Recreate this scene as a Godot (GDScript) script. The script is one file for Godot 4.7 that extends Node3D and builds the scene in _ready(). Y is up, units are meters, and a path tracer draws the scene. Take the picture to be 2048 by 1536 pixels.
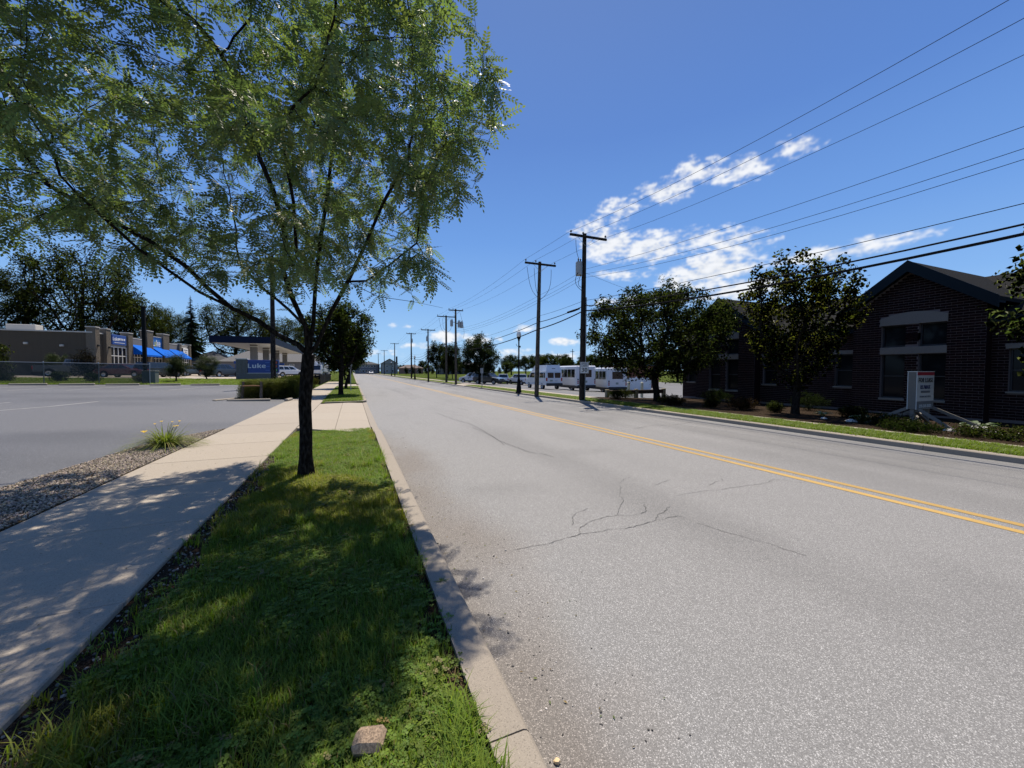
extends Node3D
# A suburban street on a clear summer day: a honey locust on the grass verge, a two-lane road, a filling station and shop
# on the left, a brick office building, parked vans and a line of utility poles on the right.
# World: road runs along -Z, x to the right, y up, metres. Road surface is y = 0.

var rng := RandomNumberGenerator.new()
var noise := FastNoiseLite.new()
var fine := FastNoiseLite.new()
var M := {}
var T := {}
var font := SystemFont.new()
var heavy := SystemFont.new()
const EXPOSURE := 1.45
const SUN := Vector3(0.1860, 0.8988, -0.3970)


# ---------------------------------------------------------------- mesh building
class MB:
	var v := PackedVector3Array()
	var n := PackedVector3Array()
	var c := PackedColorArray()
	var col := Color(1, 1, 1)

	func tri(a: Vector3, b: Vector3, d: Vector3) -> void:
		var m := (b - a).cross(d - a).normalized()
		v.append(a); v.append(d); v.append(b)
		n.append(m); n.append(m); n.append(m)
		c.append(col); c.append(col); c.append(col)

	func tri_n(a: Vector3, b: Vector3, d: Vector3, na: Vector3, nb: Vector3, nd: Vector3) -> void:
		v.append(a); v.append(d); v.append(b)
		n.append(na); n.append(nd); n.append(nb)
		c.append(col); c.append(col); c.append(col)

	func quad(a: Vector3, b: Vector3, d: Vector3, e: Vector3) -> void:
		tri(a, b, d)
		tri(a, d, e)

	func oquad(a: Vector3, b: Vector3, d: Vector3, e: Vector3, mid: Vector3) -> void:
		if (b - a).cross(d - a).dot((a + d) * 0.5 - mid) >= 0.0: quad(a, b, d, e)
		else: quad(a, e, d, b)

	func box(p: Vector3, s: Vector3, b := Basis.IDENTITY) -> void:
		var h := s * 0.5
		var k := []
		for i in 8:
			k.append(p + b * Vector3(h.x if i & 1 else -h.x, h.y if i & 2 else -h.y, h.z if i & 4 else -h.z))
		for f in [[4, 5, 7, 6], [1, 0, 2, 3], [5, 1, 3, 7], [0, 4, 6, 2], [6, 7, 3, 2], [0, 1, 5, 4]]:
			oquad(k[f[0]], k[f[1]], k[f[2]], k[f[3]], p)

	# box with every edge cut off by e
	func cbox(p: Vector3, s: Vector3, e: float, b := Basis.IDENTITY) -> void:
		var h := s * 0.5
		e = minf(e, minf(h.x, minf(h.y, h.z)) * 0.9)
		var at := func(i: int, f: int) -> Vector3:
			var q := Vector3(h.x if i & 1 else -h.x, h.y if i & 2 else -h.y, h.z if i & 4 else -h.z)
			for k in 3:
				if k != f:
					q[k] -= signf(q[k]) * e
			return p + b * q
		for f in 3:
			var m1 := 1 << ((f + 1) % 3)
			var m2 := 1 << ((f + 2) % 3)
			for s1 in 2:
				var o := (1 << f) if s1 else 0
				var a: Vector3 = at.call(o, f); var b2: Vector3 = at.call(o | m1, f); var c2: Vector3 = at.call(o | m1 | m2, f); var d2: Vector3 = at.call(o | m2, f)
				oquad(a, b2, c2, d2, p)
			# edges parallel to axis f
			for i in [[0, 0], [1, 0], [0, 1], [1, 1]]:
				var base: int = (m1 if i[0] else 0) | (m2 if i[1] else 0)
				var f1 := (f + 1) % 3
				var f2 := (f + 2) % 3
				var a2: Vector3 = at.call(base, f1); var b3: Vector3 = at.call(base | (1 << f), f1); var c3: Vector3 = at.call(base | (1 << f), f2); var d3: Vector3 = at.call(base, f2)
				oquad(a2, b3, c3, d3, p)
		for i in 8:
			var a4: Vector3 = at.call(i, 0); var b4: Vector3 = at.call(i, 1); var c4: Vector3 = at.call(i, 2)
			if (b4 - a4).cross(c4 - a4).dot(a4 - p) >= 0.0: tri(a4, b4, c4)
			else: tri(a4, c4, b4)

	# tube through points with radii
	func path(pts: Array, rad: Array, sides := 6, cap := true) -> void:
		var k := pts.size()
		if k < 2: return
		var prev: Array = []
		var pn: Array = []
		var d0: Vector3 = (pts[1] - pts[0]).normalized()
		var u := d0.cross(Vector3.UP if absf(d0.y) < 0.9 else Vector3.RIGHT).normalized()
		for i in k:
			var d: Vector3 = (pts[mini(i + 1, k - 1)] - pts[maxi(i - 1, 0)]).normalized()
			u = (u - d * u.dot(d)).normalized()
			var w := d.cross(u)
			var ring := []
			var rn := []
			for j in sides:
				var a := TAU * j / sides
				var o := u * cos(a) + w * sin(a)
				rn.append(o)
				ring.append(pts[i] + o * rad[i])
			if i > 0:
				for j in sides:
					var q := (j + 1) % sides
					tri_n(prev[j], prev[q], ring[q], pn[j], pn[q], rn[q])
					tri_n(prev[j], ring[q], ring[j], pn[j], rn[q], rn[j])
			elif cap:
				for j in range(1, sides - 1): tri(ring[0], ring[j + 1], ring[j])
			prev = ring
			pn = rn
		if cap:
			for j in range(1, sides - 1): tri(prev[0], prev[j], prev[j + 1])

	func tube(a: Vector3, b: Vector3, ra: float, rb: float, sides := 8) -> void:
		path([a, b], [ra, rb], sides)

	# turned shape about the y axis: profile of Vector2(radius, height)
	func lathe(pr: Array, sides := 12, at := Vector3.ZERO, flat := false) -> void:
		for i in range(1, pr.size()):
			var p: Vector2 = pr[i - 1]
			var q: Vector2 = pr[i]
			var t := (q - p).normalized()
			for j in sides:
				var a := TAU * j / sides
				var b := TAU * (j + 1) / sides
				var da := Vector3(cos(a), 0, sin(a)); var db := Vector3(cos(b), 0, sin(b))
				var p1 := at + da * p.x + Vector3.UP * p.y; var p2 := at + db * p.x + Vector3.UP * p.y
				var q1 := at + da * q.x + Vector3.UP * q.y; var q2 := at + db * q.x + Vector3.UP * q.y
				var na := (da * t.y - Vector3.UP * t.x).normalized(); var nb := (db * t.y - Vector3.UP * t.x).normalized()
				if flat:
					quad(p2, p1, q1, q2)
				else:
					if p.x > 0.0001: tri_n(p2, p1, q1, nb, na, na)
					if q.x > 0.0001: tri_n(p2, q1, q2, nb, na, nb)

	# polygon in the xy plane pushed along z from z0 to z1, its caps shrunk by e and the edges bevelled
	func prism(poly: Array, z0: float, z1: float, e := 0.0, xf := Transform3D.IDENTITY) -> void:
		var pv := PackedVector2Array(poly)
		var k := pv.size()
		var area := 0.0
		for i in k: area += pv[i].cross(pv[(i + 1) % k])
		if area < 0: pv.reverse()
		var mid := Vector2.ZERO
		for p in pv: mid += p
		mid /= k
		var inn := PackedVector2Array()
		for p in pv:
			var d := p - mid
			inn.append(mid + d * (1.0 - minf(0.3, e / maxf(d.length(), 0.01))))
		var ze := e if e > 0 else 0.0
		var ix := Geometry2D.triangulate_polygon(inn)
		for i in range(0, ix.size(), 3):
			var a := inn[ix[i]]; var b := inn[ix[i + 1]]; var d := inn[ix[i + 2]]
			if (b - a).cross(d - a) < 0:
				var t := b; b = d; d = t
			tri(xf * Vector3(a.x, a.y, z1), xf * Vector3(b.x, b.y, z1), xf * Vector3(d.x, d.y, z1))
			tri(xf * Vector3(a.x, a.y, z0), xf * Vector3(d.x, d.y, z0), xf * Vector3(b.x, b.y, z0))
		for i in k:
			var j := (i + 1) % k
			var a3 := pv[i]; var b3 := pv[j]; var ai := inn[i]; var bi := inn[j]
			quad(xf * Vector3(a3.x, a3.y, z0 + ze), xf * Vector3(b3.x, b3.y, z0 + ze), xf * Vector3(b3.x, b3.y, z1 - ze), xf * Vector3(a3.x, a3.y, z1 - ze))
			if e > 0:
				quad(xf * Vector3(a3.x, a3.y, z1 - ze), xf * Vector3(b3.x, b3.y, z1 - ze), xf * Vector3(bi.x, bi.y, z1), xf * Vector3(ai.x, ai.y, z1))
				quad(xf * Vector3(ai.x, ai.y, z0), xf * Vector3(bi.x, bi.y, z0), xf * Vector3(b3.x, b3.y, z0 + ze), xf * Vector3(a3.x, a3.y, z0 + ze))

	# eight-cornered block: bottom corners b0..b3 and top corners t0..t3, both counter-clockwise seen from above
	func block(b: Array, t: Array) -> void:
		var mid: Vector3 = (b[0] + b[2] + t[0] + t[2]) * 0.25
		oquad(t[0], t[1], t[2], t[3], mid)
		oquad(b[3], b[2], b[1], b[0], mid)
		for i in 4:
			var j := (i + 1) % 4
			oquad(b[i], b[j], t[j], t[i], mid)

	func mesh(m: Material) -> ArrayMesh:
		var a := []
		a.resize(Mesh.ARRAY_MAX)
		a[Mesh.ARRAY_VERTEX] = v
		a[Mesh.ARRAY_NORMAL] = n
		a[Mesh.ARRAY_COLOR] = c
		var am := ArrayMesh.new()
		am.add_surface_from_arrays(Mesh.PRIMITIVE_TRIANGLES, a)
		am.surface_set_material(0, m)
		return am


# ---------------------------------------------------------------- nodes
func obj(called: String, mb: MB, m: Material, parent: Node3D = self) -> MeshInstance3D:
	var o := MeshInstance3D.new()
	o.name = called
	o.mesh = mb.mesh(m)
	parent.add_child(o, true)
	return o


func shared(called: String, mesh: Mesh, parent: Node3D, xf := Transform3D.IDENTITY) -> MeshInstance3D:
	var o := MeshInstance3D.new()
	o.name = called
	o.mesh = mesh
	o.transform = xf
	parent.add_child(o, true)
	return o


func tag(o: Node, label: String, category: String, group := "") -> Node:
	o.set_meta("label", label)
	o.set_meta("category", category)
	if group: o.set_meta("group", group)
	return o


func thing(called: String, label: String, category: String, at := Vector3.ZERO, turn := 0.0, group := "") -> Node3D:
	var o := Node3D.new()
	o.name = called
	add_child(o, true)
	o.position = at
	o.rotation.y = turn
	tag(o, label, category, group)
	return o


func setting(called: String) -> Node3D:
	var o := Node3D.new()
	o.name = called
	add_child(o, true)
	o.set_meta("kind", "structure")
	return o


func copies(called: String, parent: Node3D, mesh: Mesh, xf: Array, tint: Array, stuff := true) -> MultiMeshInstance3D:
	var m := MultiMesh.new()
	m.transform_format = MultiMesh.TRANSFORM_3D
	m.use_colors = true
	m.mesh = mesh
	m.instance_count = xf.size()
	for i in xf.size():
		m.set_instance_transform(i, xf[i])
		m.set_instance_color(i, tint[i])
	var o := MultiMeshInstance3D.new()
	o.name = called
	o.multimesh = m
	parent.add_child(o, true)
	if stuff: o.set_meta("kind", "stuff")
	return o


func lettering(text: String, size: float, m: Material, parent: Node3D, xf: Transform3D, bold := false, wide := 1.0) -> MeshInstance3D:
	var t := TextMesh.new()
	var f: Font = font
	if bold: f = heavy
	t.font = f
	t.text = text
	t.font_size = 24
	t.pixel_size = size / 24.0
	t.depth = 0.006
	t.curve_step = 3.0
	t.material = m
	var o := MeshInstance3D.new()
	o.name = "lettering"
	o.mesh = t
	o.transform = xf * Transform3D(Basis.from_scale(Vector3(wide, 1, 1)), Vector3.ZERO)
	parent.add_child(o, true)
	return o


# ---------------------------------------------------------------- materials
func lin(r: float, g: float, b: float) -> Color:
	return Color(r, g, b).linear_to_srgb()


func mat(called: String, c: Color, rough := 0.8, o := {}) -> StandardMaterial3D:
	if M.has(called): return M[called]
	var m := StandardMaterial3D.new()
	m.resource_name = called
	m.albedo_color = c
	m.roughness = rough
	if o.has("metal"): m.metallic = o.metal
	if o.has("spec"): m.metallic_specular = o.spec
	if o.has("vc"): m.vertex_color_use_as_albedo = true
	if o.has("tex"):
		m.albedo_texture = o.tex
	if o.has("bump"):
		m.heightmap_enabled = true
		m.heightmap_texture = o.bump
		m.heightmap_scale = o.get("depth", 0.3)
	if o.has("tile"):
		m.uv1_triplanar = true
		m.uv1_world_triplanar = o.get("world", true)
		var s = o.tile
		m.uv1_scale = s if s is Vector3 else Vector3.ONE / float(s)
	if o.has("back"):
		m.backlight_enabled = true
		m.backlight = o.back
	if o.has("coat"):
		m.clearcoat_enabled = true
		m.clearcoat = o.coat
		m.clearcoat_roughness = 0.05
	if o.has("alpha"):
		m.transparency = BaseMaterial3D.TRANSPARENCY_ALPHA
		m.albedo_color.a = o.alpha
	M[called] = m
	return m


# grainy tile: pebbles of given size range scattered over a base; values are brightness factors round 1
func grain(side: int, count: int, r0: float, r1: float, base: float, jitter: float, lo: float, hi: float, warm := 0.0) -> Image:
	var px := PackedFloat32Array()
	px.resize(side * side)
	for i in side * side:
		px[i] = base + (rng.randf() - 0.5) * jitter
	for k in count:
		var x := rng.randf() * side
		var y := rng.randf() * side
		var r := rng.randf_range(r0, r1)
		var q := rng.randf()
		var val := lerpf(lo, hi, q * q if rng.randf() < 0.6 else q)
		var e := ceili(r)
		for j in range(-e, e + 1):
			for i in range(-e, e + 1):
				if i * i + j * j <= r * r:
					px[posmod(int(y) + j, side) * side + posmod(int(x) + i, side)] = val + (rng.randf() - 0.5) * jitter * 0.6
	var by := PackedByteArray()
	by.resize(side * side * 3)
	for i in side * side:
		var f := clampf(px[i], 0.0, 1.0)
		by[i * 3] = int(255.0 * clampf(f + warm, 0, 1))
		by[i * 3 + 1] = int(255.0 * f)
		by[i * 3 + 2] = int(255.0 * clampf(f - warm, 0, 1))
	return Image.create_from_data(side, side, false, Image.FORMAT_RGB8, by)


func noise_tex(side: int, freq: float, ramp: Array, octaves := 4, sd := 1) -> NoiseTexture2D:
	var f := FastNoiseLite.new()
	f.seed = sd
	f.noise_type = FastNoiseLite.TYPE_SIMPLEX_SMOOTH
	f.frequency = freq
	f.fractal_octaves = octaves
	var t := NoiseTexture2D.new()
	t.width = side
	t.height = side
	t.seamless = true
	t.noise = f
	var g := Gradient.new()
	g.offsets = PackedFloat32Array([0.2, 0.8])
	g.colors = PackedColorArray([ramp[0], ramp[1]])
	t.color_ramp = g
	return t


func make_materials() -> void:
	font.font_names = PackedStringArray(["Droid Sans"])
	heavy.font_names = PackedStringArray(["Droid Sans"])
	heavy.font_weight = 700
	var asphalt := grain(1024, 90000, 0.8, 2.0, 0.54, 0.18, 0.44, 0.86)
	T.asphalt = ImageTexture.create_from_image(asphalt)
	var conc := grain(512, 16000, 0.6, 1.3, 0.82, 0.10, 0.62, 0.95, 0.012)
	T.concrete = ImageTexture.create_from_image(conc)
	var soil := grain(512, 24000, 0.8, 3.0, 0.55, 0.3, 0.2, 0.95, 0.02)
	T.soil = ImageTexture.create_from_image(soil)
	T.bark = noise_tex(256, 0.03, [Color(0.35, 0.35, 0.35), Color(1, 1, 1)], 5, 4)
	T.mottle = noise_tex(512, 0.02, [Color(0.62, 0.62, 0.62), Color(1, 1, 1)], 5, 9)
	T.shingle = noise_tex(256, 0.12, [Color(0.55, 0.55, 0.55), Color(1, 1, 1)], 3, 12)
	mat("road_asphalt", lin(0.64, 0.635, 0.62), 0.78, {"vc": 1, "tex": T.asphalt, "tile": 1.6, "bump": T.asphalt, "depth": 0.22, "spec": 0.4})
	mat("lot_asphalt", lin(0.29, 0.295, 0.31), 0.7, {"vc": 1, "tex": T.asphalt, "tile": 3.1, "bump": T.asphalt, "depth": 0.15})
	mat("concrete", lin(0.45, 0.405, 0.335), 0.85, {"vc": 1, "tex": T.concrete, "tile": 1.3, "bump": T.concrete, "depth": 0.08})
	mat("kerb_concrete", lin(0.38, 0.34, 0.28), 0.85, {"vc": 1, "tex": T.concrete, "tile": 0.9, "bump": T.concrete, "depth": 0.1})
	mat("soil", lin(0.13, 0.10, 0.075), 0.95, {"vc": 1, "spec": 0.1, "tex": T.soil, "tile": 0.8, "bump": T.soil, "depth": 0.6})
	mat("turf", lin(0.085, 0.115, 0.026), 0.95, {"vc": 1, "spec": 0.05, "tex": T.mottle, "tile": 3.7})
	mat("gravel_base", lin(0.24, 0.19, 0.135), 0.95, {"spec": 0.1, "tex": T.soil, "tile": 0.9, "bump": T.soil, "depth": 0.8})
	mat("pebble", lin(1, 1, 1), 0.8, {"vc": 1})
	mat("crack", lin(0.035, 0.035, 0.035), 0.95)
	mat("yellow_paint", lin(0.62, 0.40, 0.10), 0.7, {"tex": T.concrete, "tile": 0.5, "vc": 1})
	mat("white_paint", lin(0.55, 0.55, 0.54), 0.7, {"tex": T.concrete, "tile": 0.6})
	mat("bark", lin(0.042, 0.034, 0.028), 0.92, {"spec": 0.15, "tex": T.bark, "tile": Vector3(3.0, 0.9, 3.0), "bump": T.bark, "depth": 2.5})
	mat("leaf", lin(1, 1, 1), 0.5, {"vc": 1, "back": lin(0.80, 0.95, 0.42), "spec": 0.55})
	mat("leaf_matte", lin(1, 1, 1), 0.55, {"vc": 1, "back": lin(0.75, 0.9, 0.35), "spec": 0.4})
	mat("grass_blade", lin(1, 1, 1), 0.55, {"vc": 1, "back": lin(0.8, 0.95, 0.35), "spec": 0.3})
	mat("pole_wood", lin(0.06, 0.05, 0.042), 0.9, {"spec": 0.2, "tex": T.bark, "tile": Vector3(4.0, 0.35, 4.0), "bump": T.bark, "depth": 0.8})
	mat("pole_pale", lin(0.16, 0.135, 0.105), 0.9, {"spec": 0.2, "tex": T.bark, "tile": Vector3(4.0, 0.35, 4.0), "bump": T.bark, "depth": 0.8})
	mat("cable", lin(0.012, 0.012, 0.013), 0.8, {"spec": 0.15})
	mat("galvanised", lin(0.35, 0.36, 0.37), 0.45, {"metal": 0.6})
	mat("black_metal", lin(0.010, 0.010, 0.011), 0.7, {"spec": 0.15})
	mat("frosted_globe", lin(0.72, 0.70, 0.64), 0.35)
	mat("ceramic", lin(0.07, 0.06, 0.055), 0.3)
	mat("glass_dark", lin(0.012, 0.014, 0.016), 0.04, {"spec": 0.6})
	mat("glass_tinted", lin(0.01, 0.011, 0.013), 0.08, {"spec": 0.22})
	mat("tyre", lin(0.018, 0.018, 0.018), 0.85)
	mat("rim", lin(0.42, 0.42, 0.43), 0.35, {"metal": 0.8})
	mat("red_lens", lin(0.35, 0.012, 0.01), 0.2)
	mat("clear_lens", lin(0.6, 0.6, 0.6), 0.1)
	mat("trim_black", lin(0.02, 0.02, 0.02), 0.6)
	mat("plate", lin(0.5, 0.52, 0.55), 0.5)
	mat("white_board", lin(0.66, 0.66, 0.65), 0.55)


func terr(x: float, z: float) -> float:
	if x < -3.2:
		var d := minf(-3.3 - x, 34.0)
		return 0.1 + 0.0157 * maxf(d, 0.0) + 0.027 * clampf(-z - 22.0, 0.0, 22.0) * clampf(d / 5.0, 0.0, 1.0)
	if x > 12.9:
		var e := x - 12.9
		if z > -19.0: return 0.1 - minf(e * 0.035, 0.24)
		var w := smoothstep(-19.0, -23.0, z) * (1.0 - smoothstep(-58.0, -85.0, z))
		return 0.1 - lerpf(minf(e * 0.035, 0.24) * (1.0 - smoothstep(-58.0, -85.0, z)), minf(e * 0.06, 0.95), w)
	return 0.1


# sheet over terr(), raised by up; tint gives a vertex colour
func sheet(called: String, x0: float, x1: float, z0: float, z1: float, dx: float, dz: float, up: float, m: Material, parent: Node3D, tint = null) -> MeshInstance3D:
	var mb := MB.new()
	var nx := maxi(1, ceili((x1 - x0) / dx))
	var nz := maxi(1, ceili((z1 - z0) / dz))
	var p := []
	var q := []
	for j in nz + 1:
		for i in nx + 1:
			var x := lerpf(x0, x1, float(i) / nx)
			var z := lerpf(z0, z1, float(j) / nz)
			p.append(Vector3(x, terr(x, z) + up, z))
			q.append(tint.call(x, z) if tint != null else Color.WHITE)
	for j in nz:
		for i in nx:
			var a := j * (nx + 1) + i
			var b := a + nx + 1
			for t in [[a, b, b + 1], [a, b + 1, a + 1]]:
				mb.v.append(p[t[0]]); mb.v.append(p[t[2]]); mb.v.append(p[t[1]])
				mb.c.append(q[t[0]]); mb.c.append(q[t[2]]); mb.c.append(q[t[1]])
				var nn: Vector3 = (p[t[1]] - p[t[0]]).cross(p[t[2]] - p[t[0]]).normalized()
				mb.n.append(nn); mb.n.append(nn); mb.n.append(nn)
	return obj(called, mb, m, parent)


func grey(f: float, warm := 0.0) -> Color:
	return Color(f * (1.0 + warm), f, f * (1.0 - warm))


# ---------------------------------------------------------------- sky
func sky_image() -> Image:
	var w := 2560
	var h := 1280
	var data := PackedFloat32Array()
	data.resize(w * h * 3)
	var f := FastNoiseLite.new()
	f.seed = 21
	f.noise_type = FastNoiseLite.TYPE_SIMPLEX_SMOOTH
	f.frequency = 0.11
	f.fractal_octaves = 6
	f.fractal_gain = 0.55
	# clouds: azimuth, height, half width, half height, strength (degrees)
	var bl := [
		[34.5, 19.3, 4.5, 2.6, 0.8], [38.0, 21.7, 4.0, 1.7, 0.85], [44.0, 23.2, 4.6, 1.7, 1.0], [47.8, 24.8, 3.2, 1.9, 1.0], [53.0, 24.0, 4.2, 1.8, 0.9], [58.3, 24.9, 3.4, 1.3, 0.75],
		[36.6, 17.6, 5.2, 2.7, 1.1], [42.0, 16.6, 5.6, 2.4, 1.15], [48.0, 17.2, 5.6, 1.6, 0.9], [52.3, 15.6, 5.2, 2.0, 1.0],
		[50.0, 13.0, 6.5, 2.6, 1.3], [46.5, 12.0, 4.5, 1.7, 1.1], [53.0, 10.2, 6.5, 2.0, 1.1], [42.0, 9.6, 8.0, 1.3, 0.9], [38.8, 13.4, 5.0, 1.0, 0.8],
		[62.5, 13.2, 8.0, 1.1, 0.9], [66.0, 13.8, 5.0, 0.7, 0.8], [30.4, 4.3, 2.6, 0.7, 1.0], [6.7, 6.4, 2.0, 0.45, 0.7], [13.4, 5.0, 3.4, 1.3, 1.1], [17.8, 4.6, 3.6, 1.0, 0.9],
		[9.9, 3.6, 4.5, 0.6, 0.7], [24.5, 6.3, 3.0, 0.6, 0.8], [21.5, 2.6, 7.0, 0.9, 0.6], [31.0, 2.2, 7.0, 0.8, 0.6], [2.0, 2.4, 7.0, 0.6, 0.5]]
	for k in 26:
		var az := rng.randf_range(80.0, 330.0)
		for q in rng.randi_range(2, 5):
			bl.append([az + rng.randf_range(-7, 7), rng.randf_range(3.0, 24.0) * 0.3 + 4.0 + 7.0 * (k % 3), rng.randf_range(2.5, 6.5), rng.randf_range(0.7, 2.4), rng.randf_range(0.7, 1.1)])
	var buckets := []
	for i in 72:
		buckets.append([])
	for b in bl:
		for i in range(floori((b[0] - b[2] * 1.3) / 5.0), floori((b[0] + b[2] * 1.3) / 5.0) + 1):
			buckets[posmod(i, 72)].append(b)
	var stops := [0.0, 4.0, 10.0, 18.0, 30.0, 42.0, 60.0, 90.0]
	var cols := [Vector3(0.45, 0.68, 0.93), Vector3(0.36, 0.61, 0.93), Vector3(0.245, 0.475, 0.88), Vector3(0.168, 0.36, 0.79), Vector3(0.112, 0.25, 0.64), Vector3(0.093, 0.203, 0.54), Vector3(0.078, 0.172, 0.47), Vector3(0.065, 0.15, 0.42)]
	var k0 := 1.0 / EXPOSURE
	for j in h / 2:
		var el := 90.0 - (j + 0.5) * 180.0 / h
		var s := 0
		while s < stops.size() - 2 and el > stops[s + 1]: s += 1
		var base: Vector3 = cols[s].lerp(cols[s + 1], clampf((el - stops[s]) / (stops[s + 1] - stops[s]), 0.0, 1.0)) * k0
		var ce := cos(deg_to_rad(el))
		var se := sin(deg_to_rad(el))
		for i in w:
			var azr := (i + 0.5) / w * TAU
			var c := base
			var cs := sin(azr) * ce * SUN.x + se * SUN.y - cos(azr) * ce * SUN.z
			if cs > 0.5:
				var g := (cs - 0.5) * 2.0
				c += Vector3(0.05, 0.055, 0.05) * g * g * g * g
			if el < 34.0:
				var az := rad_to_deg(azr)
				if az < 0: az += 360.0
				var bs: Array = buckets[int(az / 5.0) % 72]
				if bs.size():
					var d := 0.0
					for b in bs:
						var da: float = absf(az - b[0])
						if da > 180.0: da = 360.0 - da
						var x: float = da / b[2]
						var y: float = (el - b[1]) / b[3]
						var e: float = b[4] * (1.0 - x * x - y * y)
						if e > d: d = e
					if d > 0.0:
						var wx := f.get_noise_2d(az * 1.6 + 70.0, el * 2.4) * 5.0
						var nz := 0.8 * f.get_noise_2d(az * 2.0 + wx, el * 4.6 + wx * 0.6) + 0.45 * f.get_noise_2d(az * 6.0 + 300.0 - wx * 2.0, el * 15.0)
						var t := smoothstep(0.10, 1.0, d * 0.80 + nz * 1.15)
						if t > 0.0:
							var shade := 0.86 + 0.14 * smoothstep(-0.25, 0.35, nz)
							c = c.lerp(Vector3(0.96, 0.975, 1.0) * k0 * shade, t * 0.93)
			var o := (j * w + i) * 3
			data[o] = c.x
			data[o + 1] = c.y
			data[o + 2] = c.z
	var lo: Vector3 = Vector3(0.20, 0.21, 0.20) * k0
	for o in range(w * h / 2 * 3, w * h * 3, 3):
		data[o] = lo.x
		data[o + 1] = lo.y
		data[o + 2] = lo.z
	return Image.create_from_data(w, h, false, Image.FORMAT_RGBF, data.to_byte_array())


func setup() -> void:
	var cam := Camera3D.new()
	cam.name = "camera"
	cam.position = Vector3(0, 1.7, 0)
	cam.rotation_degrees = Vector3(-1.934, -22.555, 0)
	cam.fov = 89.85
	cam.near = 0.05
	cam.far = 3000.0
	add_child(cam)
	cam.current = true
	var env := Environment.new()
	var sky := Sky.new()
	var sm := PanoramaSkyMaterial.new()
	sm.panorama = ImageTexture.create_from_image(sky_image())
	sky.sky_material = sm
	env.background_mode = Environment.BG_SKY
	env.sky = sky
	env.tonemap_mode = Environment.TONE_MAPPER_LINEAR
	env.tonemap_exposure = EXPOSURE
	env.sdfgi_enabled = true
	env.ssao_enabled = true
	env.ssil_enabled = true
	var we := WorldEnvironment.new()
	we.name = "world"
	we.environment = env
	add_child(we)
	var sun := DirectionalLight3D.new()
	sun.name = "sun"
	add_child(sun)
	sun.look_at_from_position(SUN * 50.0, Vector3.ZERO)
	sun.light_energy = 1.6
	sun.light_angular_distance = 0.53
	sun.light_color = Color(1.0, 0.955, 0.89)
	sun.shadow_enabled = true


# ---------------------------------------------------------------- ground, road, kerbs, pavements
func make_ground() -> void:
	var xs := [-1400.0, -400.0, -150.0, -80.0, -50.0, -37.3, -30.0, -24.0, -18.0, -13.0, -10.0, -8.3, -6.0, -4.5, -3.3, -3.25, 0.7, 6.0, 11.3, 12.95, 13.05, 14.0, 15.0, 17.0, 19.76, 21.5, 24.0, 28.8, 34.0, 45.0, 70.0, 120.0, 250.0, 500.0, 1400.0]
	var zs := [300.0, 40.0, 8.0, 2.0, -4.0, -10.0, -15.0, -19.0, -20.0, -21.0, -22.0, -23.0, -25.0, -30.0, -36.9, -37.1, -40.0, -44.0, -50.0, -58.0, -62.0, -67.0, -72.0, -77.0, -82.0, -85.0, -95.0, -110.0, -140.0, -200.0, -320.0, -600.0, -1400.0]
	var mb := MB.new()
	for j in zs.size() - 1:
		for i in xs.size() - 1:
			var p := []
			for q in [[i, j + 1], [i + 1, j + 1], [i + 1, j], [i, j]]:
				var x: float = xs[q[0]]
				var z: float = zs[q[1]]
				p.append(Vector3(x, -0.06 if x > -3.27 and x < 13.0 else terr(x, z) - 0.04, z))
			mb.quad(p[3], p[2], p[1], p[0])
	var o := obj("ground", mb, M.turf)
	o.set_meta("kind", "structure")


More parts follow.
